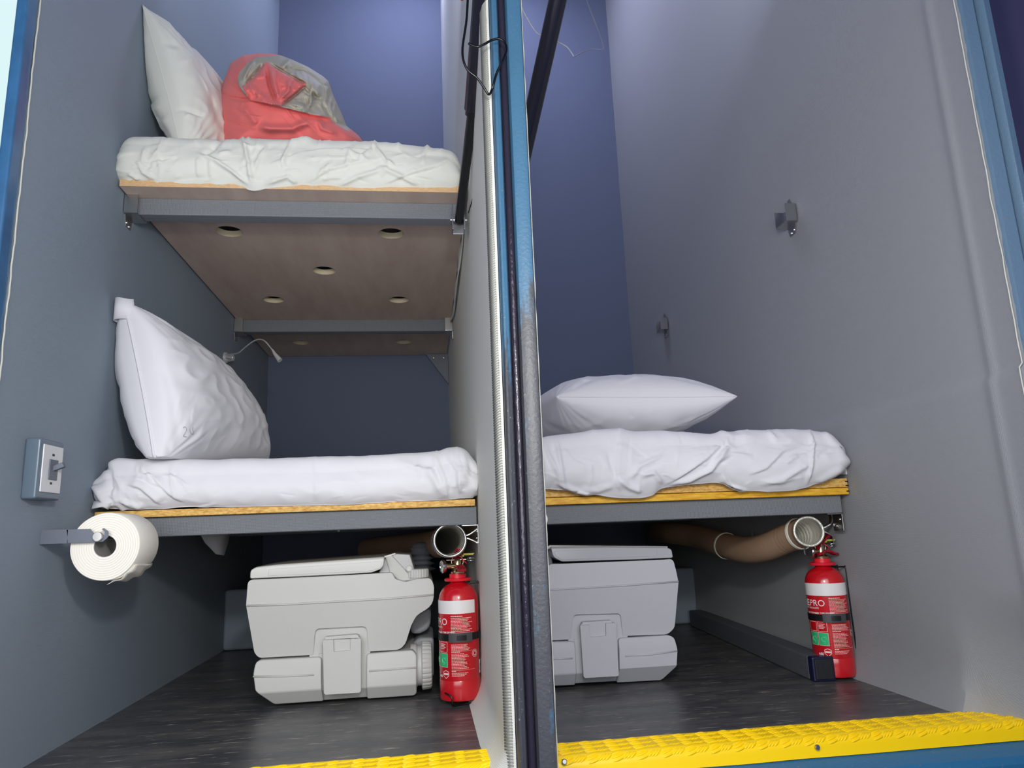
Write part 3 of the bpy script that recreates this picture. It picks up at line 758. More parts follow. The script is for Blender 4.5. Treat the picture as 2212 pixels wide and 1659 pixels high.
dv = mb.build('rolled_duvet', [M_coral, M_taupe], smooth=180)
tag(dv, 'coral and taupe duvet rolled into a ball beside the upper bunk pillow', 'duvet')

# ================================================================== BUNKS
def bracket_L(parent, x_wall, side, y, ztop, m=M_steel):
    """angle bracket under a beam end: a flat leg under the beam, a leg down the wall"""
    s = side; mb = MB()
    mb.box(min(x_wall, x_wall-s*.036), max(x_wall, x_wall-s*.036), y, y+.04, ztop-.0022, ztop)
    mb.box(min(x_wall, x_wall-s*.002), max(x_wall, x_wall-s*.002), y, y+.04, ztop-.040, ztop-.0022)
    o = mb.build('angle_bracket', m, parent, bevel=.0006, seg=2)
    b = MB()
    for k in (0, 1): b.lathe((x_wall-s*.0022, y+.012+.016*k, ztop-.014-.015*k), [(.0035, 0), (.0035, .0015), (.0015, .003)], (-s, 0, 0), 14)
    b.build('screw', M_chrome, o, smooth=40)
    return o
def saddle(parent, x, y, z0, z1, side, top=True, nm='beam_bracket'):
    """folded steel hanger on a wall: back plate with two cheeks and a bottom shelf. side=+1 opens towards +x"""
    s = side; mb = MB()
    mb.box(*sorted((x, x+s*.002)), y-.014, y+.046, z0, z1)                       # plate on the wall
    mb.box(*sorted((x, x+s*.030)), y-.014, y-.0115, z0, z1)      # cheek near
    mb.box(*sorted((x, x+s*.030)), y+.0435, y+.046, z0, z1)
    mb.box(*sorted((x, x+s*.030)), y-.014, y+.046, z0-.0025, z0)
    o = mb.build(nm, M_steel, parent, bevel=.0008)
    for dy, dz in ((.008, .018), (.022, .022)):
        MB().lathe((x+s*.001, y+dy, z0-dz), [(.004, 0), (.004, .002), (.002, .0035)], (s, 0, 0), 12).build('screw', M_chrome, o, smooth=30)
    for za, ya, yb2, yc, yd, dz in ((z0-.002, -.004, .036, .03, .004, -.026), (z1, .002, .026, .02, .012, .024)):
        MB().add([(xx, y+yy, zz) for xx in (x, x+s*.0015) for yy, zz in ((ya, za), (yb2, za), (yc, za+dz), (yd, za+dz))],
          [(0, 1, 2, 3), (4, 5, 6, 7), (0, 1, 5, 4), (1, 2, 6, 5), (2, 3, 7, 6), (3, 0, 4, 7)]).build('screw_tab', M_steel, o)
    return o
ub = thing('bunk', (-.28, 1.6, 1.10), 'high upper bunk platform of drilled tan board on grey beams in the left bay', 'bunk')
# board with round holes (boolean-free: ring patches)
def drilled_board(x0, x1, y0, y1, z0, z1, holes, R):
    bm = bmesh.new(); seg = 40
    cs = []
    mb = MB()
    # cut the sheet into cells around each hole
    xs = sorted({x0, x1}); ys = [y0]; rows = {}
    for hx, hy in holes: rows.setdefault(round(hy, 3), []).append(hx)
    H = .075; yy = y0
    def ring(hx, hy, z):
        sq = []; ci = []
        for k in range(seg):
            a = 2*pi*k/seg; ci.append((hx+R*cos(a), hy+R*sin(a), z))
            m = max(abs(cos(a)), abs(sin(a))); sq.append((hx+H*cos(a)/m, hy+H*sin(a)/m, z))
        return sq, ci
    def rect(a, b, c, d):
        if b-a < 1e-5 or d-c < 1e-5: return
        mb.add([(a, c, z0), (b, c, z0), (b, d, z0), (a, d, z0)], [(0, 1, 2, 3)]); mb.add([(a, c, z1), (b, c, z1), (b, d, z1), (a, d, z1)], [(3, 2, 1, 0)])
    for hy in sorted(rows):
        rect(x0, x1, yy, hy-H); cur = x0
        for hx in sorted(rows[hy]):
            rect(cur, hx-H, hy-H, hy+H)
            for z in (z0, z1):
                sq, ci = ring(hx, hy, z); mb.add(sq+ci, [(k, (k+1) % seg, seg+(k+1) % seg, seg+k) for k in range(seg)])
            a, b = ring(hx, hy, z0)[1], ring(hx, hy, z1)[1]
            mb.add(a+b, [(k, seg+k, seg+(k+1) % seg, (k+1) % seg) for k in range(seg)], 1)
            cur = hx+H
        rect(cur, x1, hy-H, hy+H); yy = hy+H
    rect(x0, x1, yy, y1)
    mb.add([(x0, y0, z0), (x1, y0, z0), (x1, y0, z1), (x0, y0, z1)], [(0, 1, 2, 3)], 2)
    mb.add([(x0, y0, z0), (x0, y1, z0), (x0, y1, z1), (x0, y0, z1)], [(3, 2, 1, 0)], 1); mb.add([(x1, y0, z0), (x1, y1, z0), (x1, y1, z1), (x1, y0, z1)], [(0, 1, 2, 3)], 1)
    return mb
hs = [(x, y) for y in (1.785, 2.335, 2.88) for x in (-.491, -.078)]+[(-.289, 2.062)]
bd = drilled_board(-.664, .108, 1.545, YB-.01, 1.138, 1.1545, hs, .0335).build('board', [M_board, mat('hole_edge', (214, 200, 170), .7), M_osbp], ub, recalc=False)
MB().box(-.655, .100, 1.602, 1.642, 1.097, 1.138).build('front_beam', M_beam, ub, bevel=.003)
MB().box(-.655, .100, 2.560, 2.600, 1.092, 1.138).build('rear_beam', M_beam, ub, bevel=.003)
saddle(ub, XL+.001, 1.598, 1.096, 1.138, 1); saddle(ub, XL+.001, 2.555, 1.09, 1.138, 1)
saddle(ub, XD-.001, 2.555, 1.09, 1.138, -1)
o = MB().add([(XD-.002, 3.09, 1.137), (XD-.002, 3.09, 1.0), (XD-.10, 3.09, 1.137), (XD-.002, 3.10, 1.137), (XD-.002, 3.10, 1.0), (XD-.10, 3.10, 1.137)], [(0, 1, 2), (3, 5, 4), (0, 3, 4, 1), (1, 4, 5, 2), (2, 5, 3, 0)]).build('corner_gusset', M_greyplate, ub)
for xx in (XD-.02, XD-.065): MB().lathe((xx, 3.089, 1.122), [(.005, 0), (.005, .002), (.002, .003)], (0, -1, 0), 12).build('screw', M_steel, o)

lb = thing('bunk', (-.28, 1.56, .37), 'lower left bunk of yellow chipboard on a grey beam beside the toilet roll', 'bunk')
MB().box(-.664, .1085, 1.548, YB-.01, .409, .4235).build('board', M_osb, lb, bevel=.0015)
MB().box(-.659, -.640, 1.546, 1.60, .4155, .4175).build('groove', M_gap, lb)
MB().box(-.655, .112, 1.560, 1.600, .369, .409).build('front_beam', M_beam, lb, bevel=.0025)
bracket_L(lb, XD-.0005, 1, 1.556, .369)
MB().box(-.655, .112, 2.50, 2.54, .369, .409).build('rear_beam', M_beam, lb, bevel=.0025)
MB().lathe((-.183, 1.575, .3685), [(.003, 0), (.002, .003)], (0, 0, -1), 10).build('screw', M_brass, lb)

rb = thing('bunk', (.57, 1.55, .36), 'right bay bunk of two stacked ochre boards on a grey beam', 'bunk')
MB().box(XD2+.002, .962, 1.530, YB-.01, .404, .4195).build('lower_board', M_osby, rb, bevel=.0015)
MB().box(XD2+.002, .962, 1.531, YB-.01, .4205, .441).build('upper_board', M_osb, rb, bevel=.0015)
for zz in (.4115, .4245, .4335): MB().box(.956, .9625, 1.5295, 1.60, zz-.0013, zz+.0013).build('groove', M_gap, rb)
MB().box(XD2+.002, .950, 1.545, 1.585, .363, .404).build('front_beam', M_beam, rb, bevel=.0025)
MB().box(XD2+.002, .950, 2.50, 2.54, .363, .404).build('rear_beam', M_beam, rb, bevel=.0025)
bracket_L(rb, XR-.022, 1, 1.548, .363)

# spare hangers on the right wall
for (y, z0, z1, lab) in ((1.620, 1.112, 1.158, 'steel beam hanger screwed high on the right wall, nearer the opening'), (2.625, 1.112, 1.158, 'steel beam hanger screwed on the right wall, deep in the bay')):
    xx = XR-.0035 if y < 2 else XR-.003
    t = thing('beam_hanger', (xx, y, z0), lab, 'bracket', 'beam hangers on the right wall')
    saddle(t, xx, y, z0, z1, -1, nm='hanger_body')

# ================================================================== DOOR STRUTS AND CABLES
st = thing('gas_strut', (.088, 1.56, 1.08), 'black gas strut rising from the upper bunk beam past the left side of the post', 'gas strut')
A = P(992, 478, y=1.555); J = P(1021, 236, y=1.32); B = P(1046, -60, y=1.09)
d = (J-A).normalized()
MB().tube([A, J], .0105, 18).build('rod', M_black, st, smooth=40)
MB().tube([J-d*.012, J+d*.02], .0145, 18).build('collar', M_black, st, smooth=40)
MB().tube([J, B, B+(B-J)*.6], .0175, 20).build('cylinder', mat('glossy_black_tube', (30, 30, 40), .2), st, smooth=40)
o = MB().box(A.x-.017, A.x-.014, A.y-.012, A.y+.02, A.z-.025, A.z+.04).box(A.x+.010, A.x+.013, A.y-.012, A.y+.02, A.z-.025, A.z+.015).box(A.x-.017, A.x+.013, A.y+.016, A.y+.02, A.z-.025, A.z+.01).build('clevis', M_steel, st, bevel=.0008)
MB().tube([(A.x-.021, A.y, A.z+.003), (A.x+.018, A.y, A.z+.003)], .0028, 12).build('pin', M_chrome, st, smooth=40)
MB().tube(catmull([P(1012, 460, y=1.5), P(1028, 400, y=1.42), P(1034, 330, y=1.36), P(1037, 250, y=1.3)], 6), .0012, 6).build('guide_wire', M_wire, st, smooth=180)
c = P(998, -3, y=1.2); MB().lathe(c, [(.0001, -.004), (.0035, -.002), (.004, 0), (.0035, .003), (.0001, .004)], (0, 0, 1), 16).build('red_cap', M_redl, st, smooth=180)
st2 = thing('gas_strut', (.2, 1.56, 1.08), 'black gas strut rising behind the post on its right bay side', 'gas strut')
A2 = Vector((.196, 1.54, 1.06)); J2 = P(1122, 372, y=1.40); B2 = P(1218, -60, y=1.12)
dj = (B2-J2).normalized()
MB().box(XD2-.001, A2.x+.012, A2.y-.012, A2.y+.012, A2.z-.02, A2.z+.014).build('mount', M_steel, st2, bevel=.001)
MB().tube([A2, J2], .008, 16).build('rod', M_black, st2, smooth=40)
MB().tube([J2, B2, B2+(B2-J2)*.6], .0175, 20).build('cylinder', MATS['glossy_black_tube'], st2, smooth=40)
def cable(pts, r, label, m=M_wire, name='cable', grp=None):
    o = MB().tube(catmull(pts, 8), r, 8).build(name, m, smooth=180); return tag(o, label, 'cable', grp)
cable([P(1012, -40, y=1.05), P(1008, 40, y=1.06), P(999, 110, y=1.07), P(1008, 148, y=1.075), P(1030, 168, y=1.08), P(1046, 190, y=1.085), P(1056, 204, y=1.088), P(1064, 190, y=1.075), P(1072, 160, y=1.07),
       P(1086, 130, y=1.065), P(1094, 108, y=1.065), P(1090, 92, y=1.065), P(1078, 84, y=1.065), P(1062, 87, y=1.065), P(1045, 96, y=1.065), P(1030, 101, y=1.066), P(1012, 94, y=1.068)], .0021,
      'black cable looped in front of the top of the door post')
cable([P(1120, -30, y=1.30), P(1126, 12, y=1.3), P(1140, 42, y=1.31), P(1157, 68, y=1.32), P(1172, 78, y=1.33), P(1192, 84, y=1.36), P(1210, 93, y=1.34), P(1226, 103, y=1.33), P(1239, 121, y=1.32)], .0012,
      'thin black cord, coloured as its highlight, passing behind the strut at the top of the right bay', mat('cord_highlight', (200, 200, 200), .3), 'cord')  # the bright line along a black cord is put into its colour
cable([P(1240, 123, y=1.32), P(1258, 113, y=1.33), P(1280, 106, y=1.34), P(1302, 106, y=1.34), P(1300, 90, y=1.34), P(1290, 60, y=1.34), P(1276, 25, y=1.33), P(1258, -25, y=1.32)], .0011,
      'thin dark cord hanging in a hook shape right of the strut', mat('cord_highlight_dim', (120, 120, 140), .3), 'cord')  # grey here is the weaker highlight of a black cord, painted on

# white knob on the divider
t = thing('door_bumper', P(1166, 1122, y=1.165), 'small white plastic button on the right side of the post below the bunk', 'bumper')
q = P(1166, 1122, y=1.165)
MB().lathe((q.x, 1.170, q.z), [(.006, 0), (.0125, .001), (.0135, .004), (.0125, .008), (.008, .0105), (.0005, .011)], (0, -1, 0), 28).build('cap', M_knob, t, smooth=40)
MB().box(XD2-.004, q.x+.004, 1.168, 1.176, q.z-.005, q.z+.005).build('stem', M_knob, t)

# ================================================================== SWITCH, TOILET ROLL, READING LAMP
sw = thing('light_switch', (XL, 1.33, .48), 'surface mounted wall switch with a white face and blue-grey box on the left wall', 'light switch')
y0, y1, z0, z1 = 1.282, 1.362, .437, .540
MB().box(XL+.001, XL+.026, y0, y1, z0, z1).build('back_box', M_switchbox, sw, bevel=.004, seg=3)
MB().box(XL+.026, XL+.0285, y0+.008, y1-.006, z0+.012, z1-.010).build('face_plate', M_switchwhite, sw, bevel=.001)
o = MB().box(XL+.0285, XL+.0305, y0+.028, y1-.024, z0+.034, z1-.034).build('toggle_collar', M_greyplate, sw, bevel=.0008)
MB().obox((XL+.036, (y0+y1)/2+.003, .493), (.010, 0, .004), (0, .0045, 0), (-.002, 0, .004)).build('toggle', M_greyplate, sw, bevel=.001)
for zz in (z0+.028, z1-.026):
    MB().box(XL+.0285, XL+.0289, (y0+y1)/2-.0035, (y0+y1)/2+.0035, zz-.002, zz+.002).build('switch_symbol', M_black, sw)

rh = thing('toilet_roll_holder', (XL, 1.39, .375), 'grey steel arm holding the toilet roll on the left wall', 'toilet roll holder')
yh = 1.357
h0 = P(147, 1157, y=yh); 
arm = [(143, 1143.5, .001), (195, 1142.5, .001), (207, 1158, .001), (226, 1157, .004), (226, 1148, .003), (219, 1143, .002), (224, 1140.5, .002), (234, 1148, .006), (234, 1160, .007), (222, 1170.5, .006), (146, 1173.5, .001)]
slab('arm', arm, yh, yh+.0022, M_greyplate, rh, rad=.001, bevel=.0006)
w0 = P(143, 1143.5, y=yh); w1 = P(146, 1173.5, y=yh)
MB().box(XL+.0005, XL+.003, yh, yh+.028, w1.z, w0.z).build('wall_plate', M_greyplate, rh, bevel=.0008)
MB().box(XL+.002, w0.x+.003, yh, yh+.0022, w1.z, w0.z).build('arm_root', M_greyplate, rh)
pc = P(213, 1159, y=yh)
MB().lathe((pc.x, yh-.006, pc.z), [(.0075, 0), (.0085, .0015), (.0085, .009), (.0055, .011), (.0055, .12)], (0, 1, 0), 24).build('spindle', M_chrome, rh, smooth=35)
roll = thing('toilet_roll', (pc.x, yh+.06, pc.z-.01), 'white toilet paper roll hanging from the grey arm on the left wall', 'toilet roll')
cR = P(227, 1180, y=1.368)
def paper_roll():
    mb = MB(); n = 96; R = .0590; r = .0190; L = .092; k = 0
    def rr(a): return R*(1+.012*noise.noise(Vector((cos(a)*1.5, sin(a)*1.5, 3)))+.012*max(0, cos(a-radians(-75)))**8)
    vs = []; fs = []
    for yy, fac, rad in [(0, 1, None)]: pass
    rings = [(.0, r), (.0, None, .5), (.0, None, .97), (.002, None, 1.0), (L*.5, None, 1.004), (L-.002, None, 1.0), (L, None, .97), (L, r)]
    out = []
    for rg in rings:
        ring = []
        for i in range(n):
            a = 2*pi*i/n
            q = rg[1] if rg[1] is not None else r+(rr(a)-r)*rg[2]
            ring.append((cR.x+q*cos(a), 1.368+rg[0], cR.z+q*sin(a)))
        out.append(ring)
    for ring in out: vs += ring
    for j in range(len(out)-1):
        for i in range(n): fs.append((j*n+i, j*n+(i+1) % n, (j+1)*n+(i+1) % n, (j+1)*n+i))
    mb.add(vs, fs); mb.build('paper', M_paper, roll, smooth=40)
    c = MB(); c.lathe((cR.x, 1.3685, cR.z), [(r*1.0, 0), (r*.96, 0), (r*.96, L-.001), (r*1.0, L-.001)], (0, 1, 0), 48, cap=False)
    c.build('cardboard_core', mat('grey_card', (150, 148, 144), .8), roll, smooth=40)
    g = MB()                       # wound edge lines on the end face
    for q in range(9): g.torus((cR.x, 1.3678, cR.z), .023+q*.0040, .00028, (0, 1, 0), 64, 4)
    g.build('wound_edges', mat('tissue_shadow_line', (226, 220, 206), .95), roll, smooth=180)
    fl = MB(); pts = []; N = 14
    for i in range(N+1):           # loose last sheet
        a = radians(-35-50*i/N); e = .002*i/N*2
        for yy in (0.0, .25, .5, .75, 1.0):
            w = .0018*sin(yy*19+i)
            pts.append((cR.x+(R+.0015+e+w)*cos(a), 1.372+L*.93*yy, cR.z+(R+.0015+e+w)*sin(a)))
    f2 = [(i*5+j, i*5+j+1, (i+1)*5+j+1, (i+1)*5+j) for i in range(N) for j in range(4)]
    o = fl.add(pts, f2).build('loose_sheet', M_paper, roll, smooth=180); s = o.modifiers.new('s', 'SOLIDIFY'); s.thickness = .0006
paper_roll()

rl = thing('reading_lamp', P(487, 773, x=XL+.01), 'small silver gooseneck reading lamp on the left wall deep above the lower left bunk', 'lamp')
bp = P(487, 773, x=XL+.004); yb_ = bp.y
MB().lathe((XL+.001, yb_, bp.z), [(.02, 0), (.02, .006), (.014, .012), (.011, .03), (.004, .034)], (1, 0, 0), 28).build('base', M_silver, rl, smooth=35)
neck = [P(488, 766, y=yb_-.02), P(503, 765, y=yb_-.05), P(516, 762, y=yb_-.08), P(530, 750, y=yb_-.11), P(546, 738, y=yb_-.14), P(560, 733, y=yb_-.16), P(572, 737, y=yb_-.18), P(582, 748, y=yb_-.19), P(588, 756, y=yb_-.2)]
MB().tube(catmull(neck, 5), .0022, 8).build('gooseneck', M_silver, rl, smooth=180)
MB().tube([P(588, 755, y=yb_-.2), P(594, 765, y=yb_-.205), P(605, 779, y=yb_-.21)], [.003, .0055, .0085], 16).build('lamp_head', M_silver, rl, smooth=40)
MB().tube([P(489, 772, y=yb_-.02), P(500, 773, y=yb_-.03)], .004, 10).build('switch', M_silver, rl, smooth=60)

# ================================================================== PORTABLE TOILETS
ZT = lambda pts: [(500+p[0]/3.568, 1100+p[1]/3.568)+tuple(p[2:]) for p in pts]
def wall_ring(name, line, y0, t, parent, m):
    """thin raised moulding line across the front"""
    pts = [P(a, b, y=y0-.0003) for a, b in line]
    return MB().tube(pts, t, 8).build(name, m, parent, smooth=180)
def vcyl(name, px, py_top, py_bot, r, y, m, parent, ribs=0):
    a = P(px, py_bot, y=y); b = P(px, py_top, y=y); h = b.z-a.z
    mb = MB(); n = ribs*4 if ribs else 40
    prof = [(1, 0), (1, h*.85), (.95, h*.97), (.86, h)]
    vs = []; fs = []
    for f, hh in prof:
        for k in range(n):
            q = r*f*(1-(.045 if ribs and k % 4 in (0,) else 0)); w = 2*pi*k/n; vs.append((a.x+q*cos(w), y+q*sin(w), a.z+hh))
    for j in range(3):
        for k in range(n): fs.append((j*n+k, j*n+(k+1) % n, (j+1)*n+(k+1) % n, (j+1)*n+k))
    fs += [tuple(range(n)), tuple(3*n+k for k in range(n))]
    return mb.add(vs, fs).build(name, m, parent, smooth=30)
t1 = thing('portable_toilet', (-.17, 1.84, 0), 'light grey portable camping toilet on the floor under the lower left bunk', 'portable toilet')
Y1, YK = 1.66, 2.03
slab('flush_tank', ZT([(122, 545, .012), (1235, 490, .006), (1262, 540, .01), (1345, 562, .01), (1420, 540, .01), (1540, 530, .02), (1562, 600, .02), (1556, 740, .05), (1424, 822, .03), (1385, 900, .03), (1338, 1050, .03), (1290, 1092, .02),
     (1052, 1106, .003), (1040, 905, .012), (640, 925, .012), (622, 1132, .003), (200, 1156, .015), (165, 1115, .02), (112, 740, .02)]), Y1, YK, M_toilet, t1, bevel=.010, seg=4, shape=[(P(700, 1300, y=1.66).z, .13, 1), (P(700, 1300, y=1.66).z, .10, -1)])
slab('latch_recess', ZT([(600, 900), (1070, 890), (1070, 1130), (600, 1150)]), Y1+.016, Y1+.06, M_toilet, t1, rad=.002, bevel=.002)
wall_ring('moulding_line', ZT([(118, 744), (400, 735), (800, 712), (1200, 690), (1556, 660)]), Y1, .0022, t1, M_toilet)
slab('waste_tank', ZT([(180, 1170, .02), (690, 1142, .008), (696, 1500, .004), (310, 1527, .015), (182, 1400, .01), (166, 1272, .02)]), Y1, YK, M_toilet, t1, bevel=.005, seg=3, shape=[(P(620, 1494, y=1.66).z, .85, 1), (P(620, 1455, y=1.66).z, .22, -1)])
slab('waste_tank_side', ZT([(1040, 1120, .006), (1400, 1090, .012), (1428, 1130, .01), (1426, 1440, .008), (1400, 1457, .006), (1040, 1482, .004)]), Y1, YK, M_toilet, t1, bevel=.005, seg=3, shape=[(P(840, 1482, y=1.66).z, .85, 1), (P(840, 1447, y=1.66).z, .22, -1)])
slab('waste_tank_middle', ZT([(670, 1110, .003), (1060, 1110, .003), (1060, 1462, .003), (670, 1492, .003)]), Y1+.014, YK-.005, M_toilet, t1, bevel=.003, shape=[(P(740, 1492, y=1.66).z, .85, 1)])
wall_ring('moulding_line', ZT([(166, 1290), (400, 1288), (635, 1276)]), Y1, .0020, t1, M_toilet)
wall_ring('moulding_line', ZT([(1060, 1248), (1250, 1232), (1425, 1220)]), Y1, .0020, t1, M_toilet)
def chamfer_line(pl, y, parent, m):
    pass
la = slab('latch', ZT([(703, 1010, .002), (785, 1006, .001), (788, 1100, .002), (915, 1088, .002), (917, 1000, .001), (998, 996, .002), (998, 1415, .006), (712, 1432, .006)]), Y1-.013, Y1-.004, M_toilet, t1, rad=.002, bevel=.0018, seg=3)
slab('latch_base', ZT([(712, 1000, .002), (990, 985, .003), (990, 1405, .006), (718, 1422, .006)]), Y1-.006, Y1+.010, M_toilet, t1, bevel=.0015, seg=2)
slab('latch_tab', ZT([(720, 985, .002), (960, 965, .002), (980, 975, .002), (978, 1000, .001), (720, 1010, .001)]), Y1-.006, Y1+.012, M_toilet, t1, bevel=.002)
# lid
def lid(name, poly, y0, y1, m, parent, rise=.012):
    pts = [P(a[0], a[1], y=y0) for a in poly]
    o2 = round_poly([(p.x, p.z)+((a[2],) if len(a) > 2 else ()) for p, a in zip(pts, poly)], .004); n = len(o2)
    zt = max(p.y for p in o2); zb = min(p.y for p in o2)
    vs = []; fs = []; steps = [(0, 0), (.0, 0)]
    ys = [(y0, -.004), (y0+.004, 0), (y0+.06, rise*.5), ((y0+y1)/2, rise), (y1-.06, rise*.5), (y1-.004, 0), (y1, -.004)]
    for y, dz in ys:
        for p in o2:
            k = max(0, min(1, (p.y-zb)/(zt-zb)*2-1)); vs.append((p.x, y, p.y+dz*k))
    for j in range(len(ys)-1):
        for i in range(n): fs.append((j*n+i, j*n+(i+1) % n, (j+1)*n+(i+1) % n, (j+1)*n+i))
    fs += [tuple(range(n)), tuple((len(ys)-1)*n+i for i in reversed(range(n)))]
    return MB().add(vs, fs).build(name, m, parent, bevel=.002, seg=2)
lid('seat', ZT([(142, 535, .004), (146, 468, .012), (190, 445, .008), (330, 428), (1178, 366, .004), (1172, 430, .012), (1150, 462, .01), (1080, 488, .01), (900, 500), (500, 520)]), Y1-.006, YK-.03, M_lid, t1, rise=.003)
slab('lid', ZT([(200, 450, .002), (300, 428, .003), (800, 388), (1182, 360, .003), (1260, 338, .004), (1270, 345, .002), (1190, 372, .002), (800, 402), (300, 440)]), Y1+.03, YK-.05, M_lid, t1, rad=.002, bevel=.001)
slab('seat_step', ZT([(286, 462, .002), (1168, 400, .004), (1150, 450, .01), (1080, 476, .008), (280, 516, .002)]), Y1-.0068, Y1+.002, M_lid, t1, rad=.002, bevel=.0012)
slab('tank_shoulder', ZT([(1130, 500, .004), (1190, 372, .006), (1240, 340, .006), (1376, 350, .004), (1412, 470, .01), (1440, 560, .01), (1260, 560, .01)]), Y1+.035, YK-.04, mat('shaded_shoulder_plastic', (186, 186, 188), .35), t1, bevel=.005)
slab('hinge_ramp', ZT([(1185, 372, .004), (1235, 352, .006), (1330, 455, .01), (1400, 545, .006), (1300, 560, .006), (1220, 490, .006)]), Y1+.030, Y1+.08, M_toilet, t1, bevel=.006)
vcyl('filler_cap', 902, 1228.5, 1246.5, .026, Y1+.045, M_toilet, t1, ribs=22)
vcyl('filler_neck', 902, 1245, 1252, .022, Y1+.045, M_toilet, t1)
pv = P(884, 1228, y=Y1+.03); MB().lathe(pv, [(.0075, 0), (.0075, .006), (.005, .008)], (0, -1, 0), 20).build('hinge_pin', M_lid, t1, smooth=35)
# waste spout with ribbed cap, axis along x
a0 = P(899, 1438, y=Y1+.05); r1 = .052
vs = []; fs = []; n = 112
cx0 = P(911, 1438, y=Y1+.05).x; cx1 = P(934, 1438, y=Y1+.05).x
prof = [(cx0, .93), (cx0+.002, 1.0), (cx1-.006, .98), (cx1-.002, .93), (cx1, .8)]
for x, f in prof:
    for k in range(n):
        w = 2*pi*k/n; q = r1*f*(1-(.03 if k % 4 == 0 else 0)); vs.append((x, Y1+.055+q*cos(w), a0.z+q*sin(w)))
for j in range(4):
    for k in range(n): fs.append((j*n+k, j*n+(k+1) % n, (j+1)*n+(k+1) % n, (j+1)*n+k))
fs += [tuple(range(n)), tuple(4*n+k for k in range(n))]
MB().add(vs, fs).build('waste_cap', M_toilet, t1, smooth=30)
MB().lathe((a0.x-.012, Y1+.055, a0.z), [(.047, 0), (.047, .012), (.043, .016), (.043, cx0-a0.x+.013)], (1, 0, 0), 40).build('waste_spout', M_toilet, t1, smooth=35)
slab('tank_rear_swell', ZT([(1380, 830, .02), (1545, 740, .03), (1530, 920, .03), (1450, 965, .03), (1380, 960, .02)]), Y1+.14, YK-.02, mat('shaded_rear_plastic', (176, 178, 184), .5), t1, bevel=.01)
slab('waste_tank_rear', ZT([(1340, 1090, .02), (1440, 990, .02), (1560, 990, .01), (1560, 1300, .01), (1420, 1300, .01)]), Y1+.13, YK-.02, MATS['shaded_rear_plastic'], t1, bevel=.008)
# concertina pump
bx = P(902, 1235, y=1.86); bt_ = P(902, 1172, y=1.86); hgt = bt_.z-bx.z; prof = [(.020, -.03)]
for k in range(5):
    z = hgt*(k/5.6); prof += [(.022+.0000*k, z), (.038-.0025*k, z+hgt*.085)]
prof += [(.020, hgt*.86), (.024, hgt*.90), (.018, hgt*.96), (.008, hgt)]
MB().lathe((bx.x+.008, 1.86, bx.z), prof, (0, 0, 1), 36).build('bellows_pump', M_dkgrey, t1, smooth=50)

t2 = thing('portable_toilet', (.42, 1.84, 0), 'cooler grey portable toilet on the floor under the right bay bunk, partly behind the post', 'portable toilet')
ZR = lambda pts: [(1140+p[0]/2.911, 1040+p[1]/2.911)+tuple(p[2:]) for p in pts]
Y2 = 1.65
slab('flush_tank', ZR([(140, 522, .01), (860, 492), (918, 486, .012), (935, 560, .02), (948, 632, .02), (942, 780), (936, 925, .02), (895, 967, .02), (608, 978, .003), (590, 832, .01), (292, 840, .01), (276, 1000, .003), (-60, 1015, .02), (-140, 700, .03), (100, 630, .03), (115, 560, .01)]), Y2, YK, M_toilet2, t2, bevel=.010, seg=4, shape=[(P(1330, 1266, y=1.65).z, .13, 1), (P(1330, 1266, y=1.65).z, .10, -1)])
slab('latch_recess', ZR([(255, 815), (630, 805), (630, 1000), (255, 1010)]), Y2+.016, Y2+.06, M_toilet2, t2, rad=.002, bevel=.002)
wall_ring('moulding_line', ZR([(120, 704), (130, 682), (300, 672), (600, 655), (948, 630)]), Y2, .0020, t2, M_toilet2)
slab('waste_tank_side', ZR([(575, 990, .008), (895, 970, .015), (925, 985, .015), (942, 1062, .02), (936, 1165, .01), (868, 1266, .012), (580, 1281, .004)]), Y2, YK, M_toilet2, t2, bevel=.005, seg=3, shape=[(P(1400, 1441, y=1.65).z, .85, 1), (P(1400, 1400, y=1.65).z, .22, -1)])
slab('waste_tank', ZR([(-80, 1020, .02), (300, 1008, .008), (312, 1296, .004), (-80, 1312, .01)]), Y2, YK, M_toilet2, t2, bevel=.005, seg=3, shape=[(P(1230, 1456, y=1.65).z, .85, 1), (P(1230, 1412, y=1.65).z, .22, -1)])
slab('waste_tank_middle', ZR([(290, 990, .003), (590, 990, .003), (590, 1268, .003), (290, 1285, .003)]), Y2+.014, YK-.005, M_toilet2, t2, bevel=.003, shape=[(P(1300, 1454, y=1.65).z, .85, 1)])
wall_ring('moulding_line', ZR([(612, 1098), (780, 1088), (940, 1066)]), Y2, .0018, t2, M_toilet2)
wall_ring('moulding_line', ZR([(130, 1118), (283, 1112)]), Y2, .0018, t2, M_toilet2)
la = slab('latch', ZR([(330, 905, .002), (390, 902, .001), (392, 980, .002), (493, 972, .002), (492, 892, .001), (556, 890, .002), (574, 1222, .006), (560, 1226, .006), (352, 1238, .006)]), Y2-.013, Y2-.004, M_toilet2, t2, rad=.002, bevel=.0018, seg=3)
slab('latch_base', ZR([(337, 895, .002), (548, 885, .003), (566, 1215, .006), (356, 1228, .006)]), Y2-.006, Y2+.010, M_toilet2, t2, bevel=.0015, seg=2)
slab('latch_tab', ZR([(345, 885, .002), (528, 874, .002), (530, 890, .001), (345, 900, .001)]), Y2-.006, Y2+.012, M_toilet2, t2, bevel=.002)
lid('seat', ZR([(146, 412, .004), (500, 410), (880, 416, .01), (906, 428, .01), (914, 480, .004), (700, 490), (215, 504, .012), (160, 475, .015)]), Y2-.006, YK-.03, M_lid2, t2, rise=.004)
slab('seat_step', ZR([(300, 432, .002), (815, 424, .002), (815, 470, .002), (212, 494, .01), (170, 466, .012), (170, 436, .003)]), Y2-.0068, Y2+.002, M_lid2, t2, rad=.002, bevel=.0012)
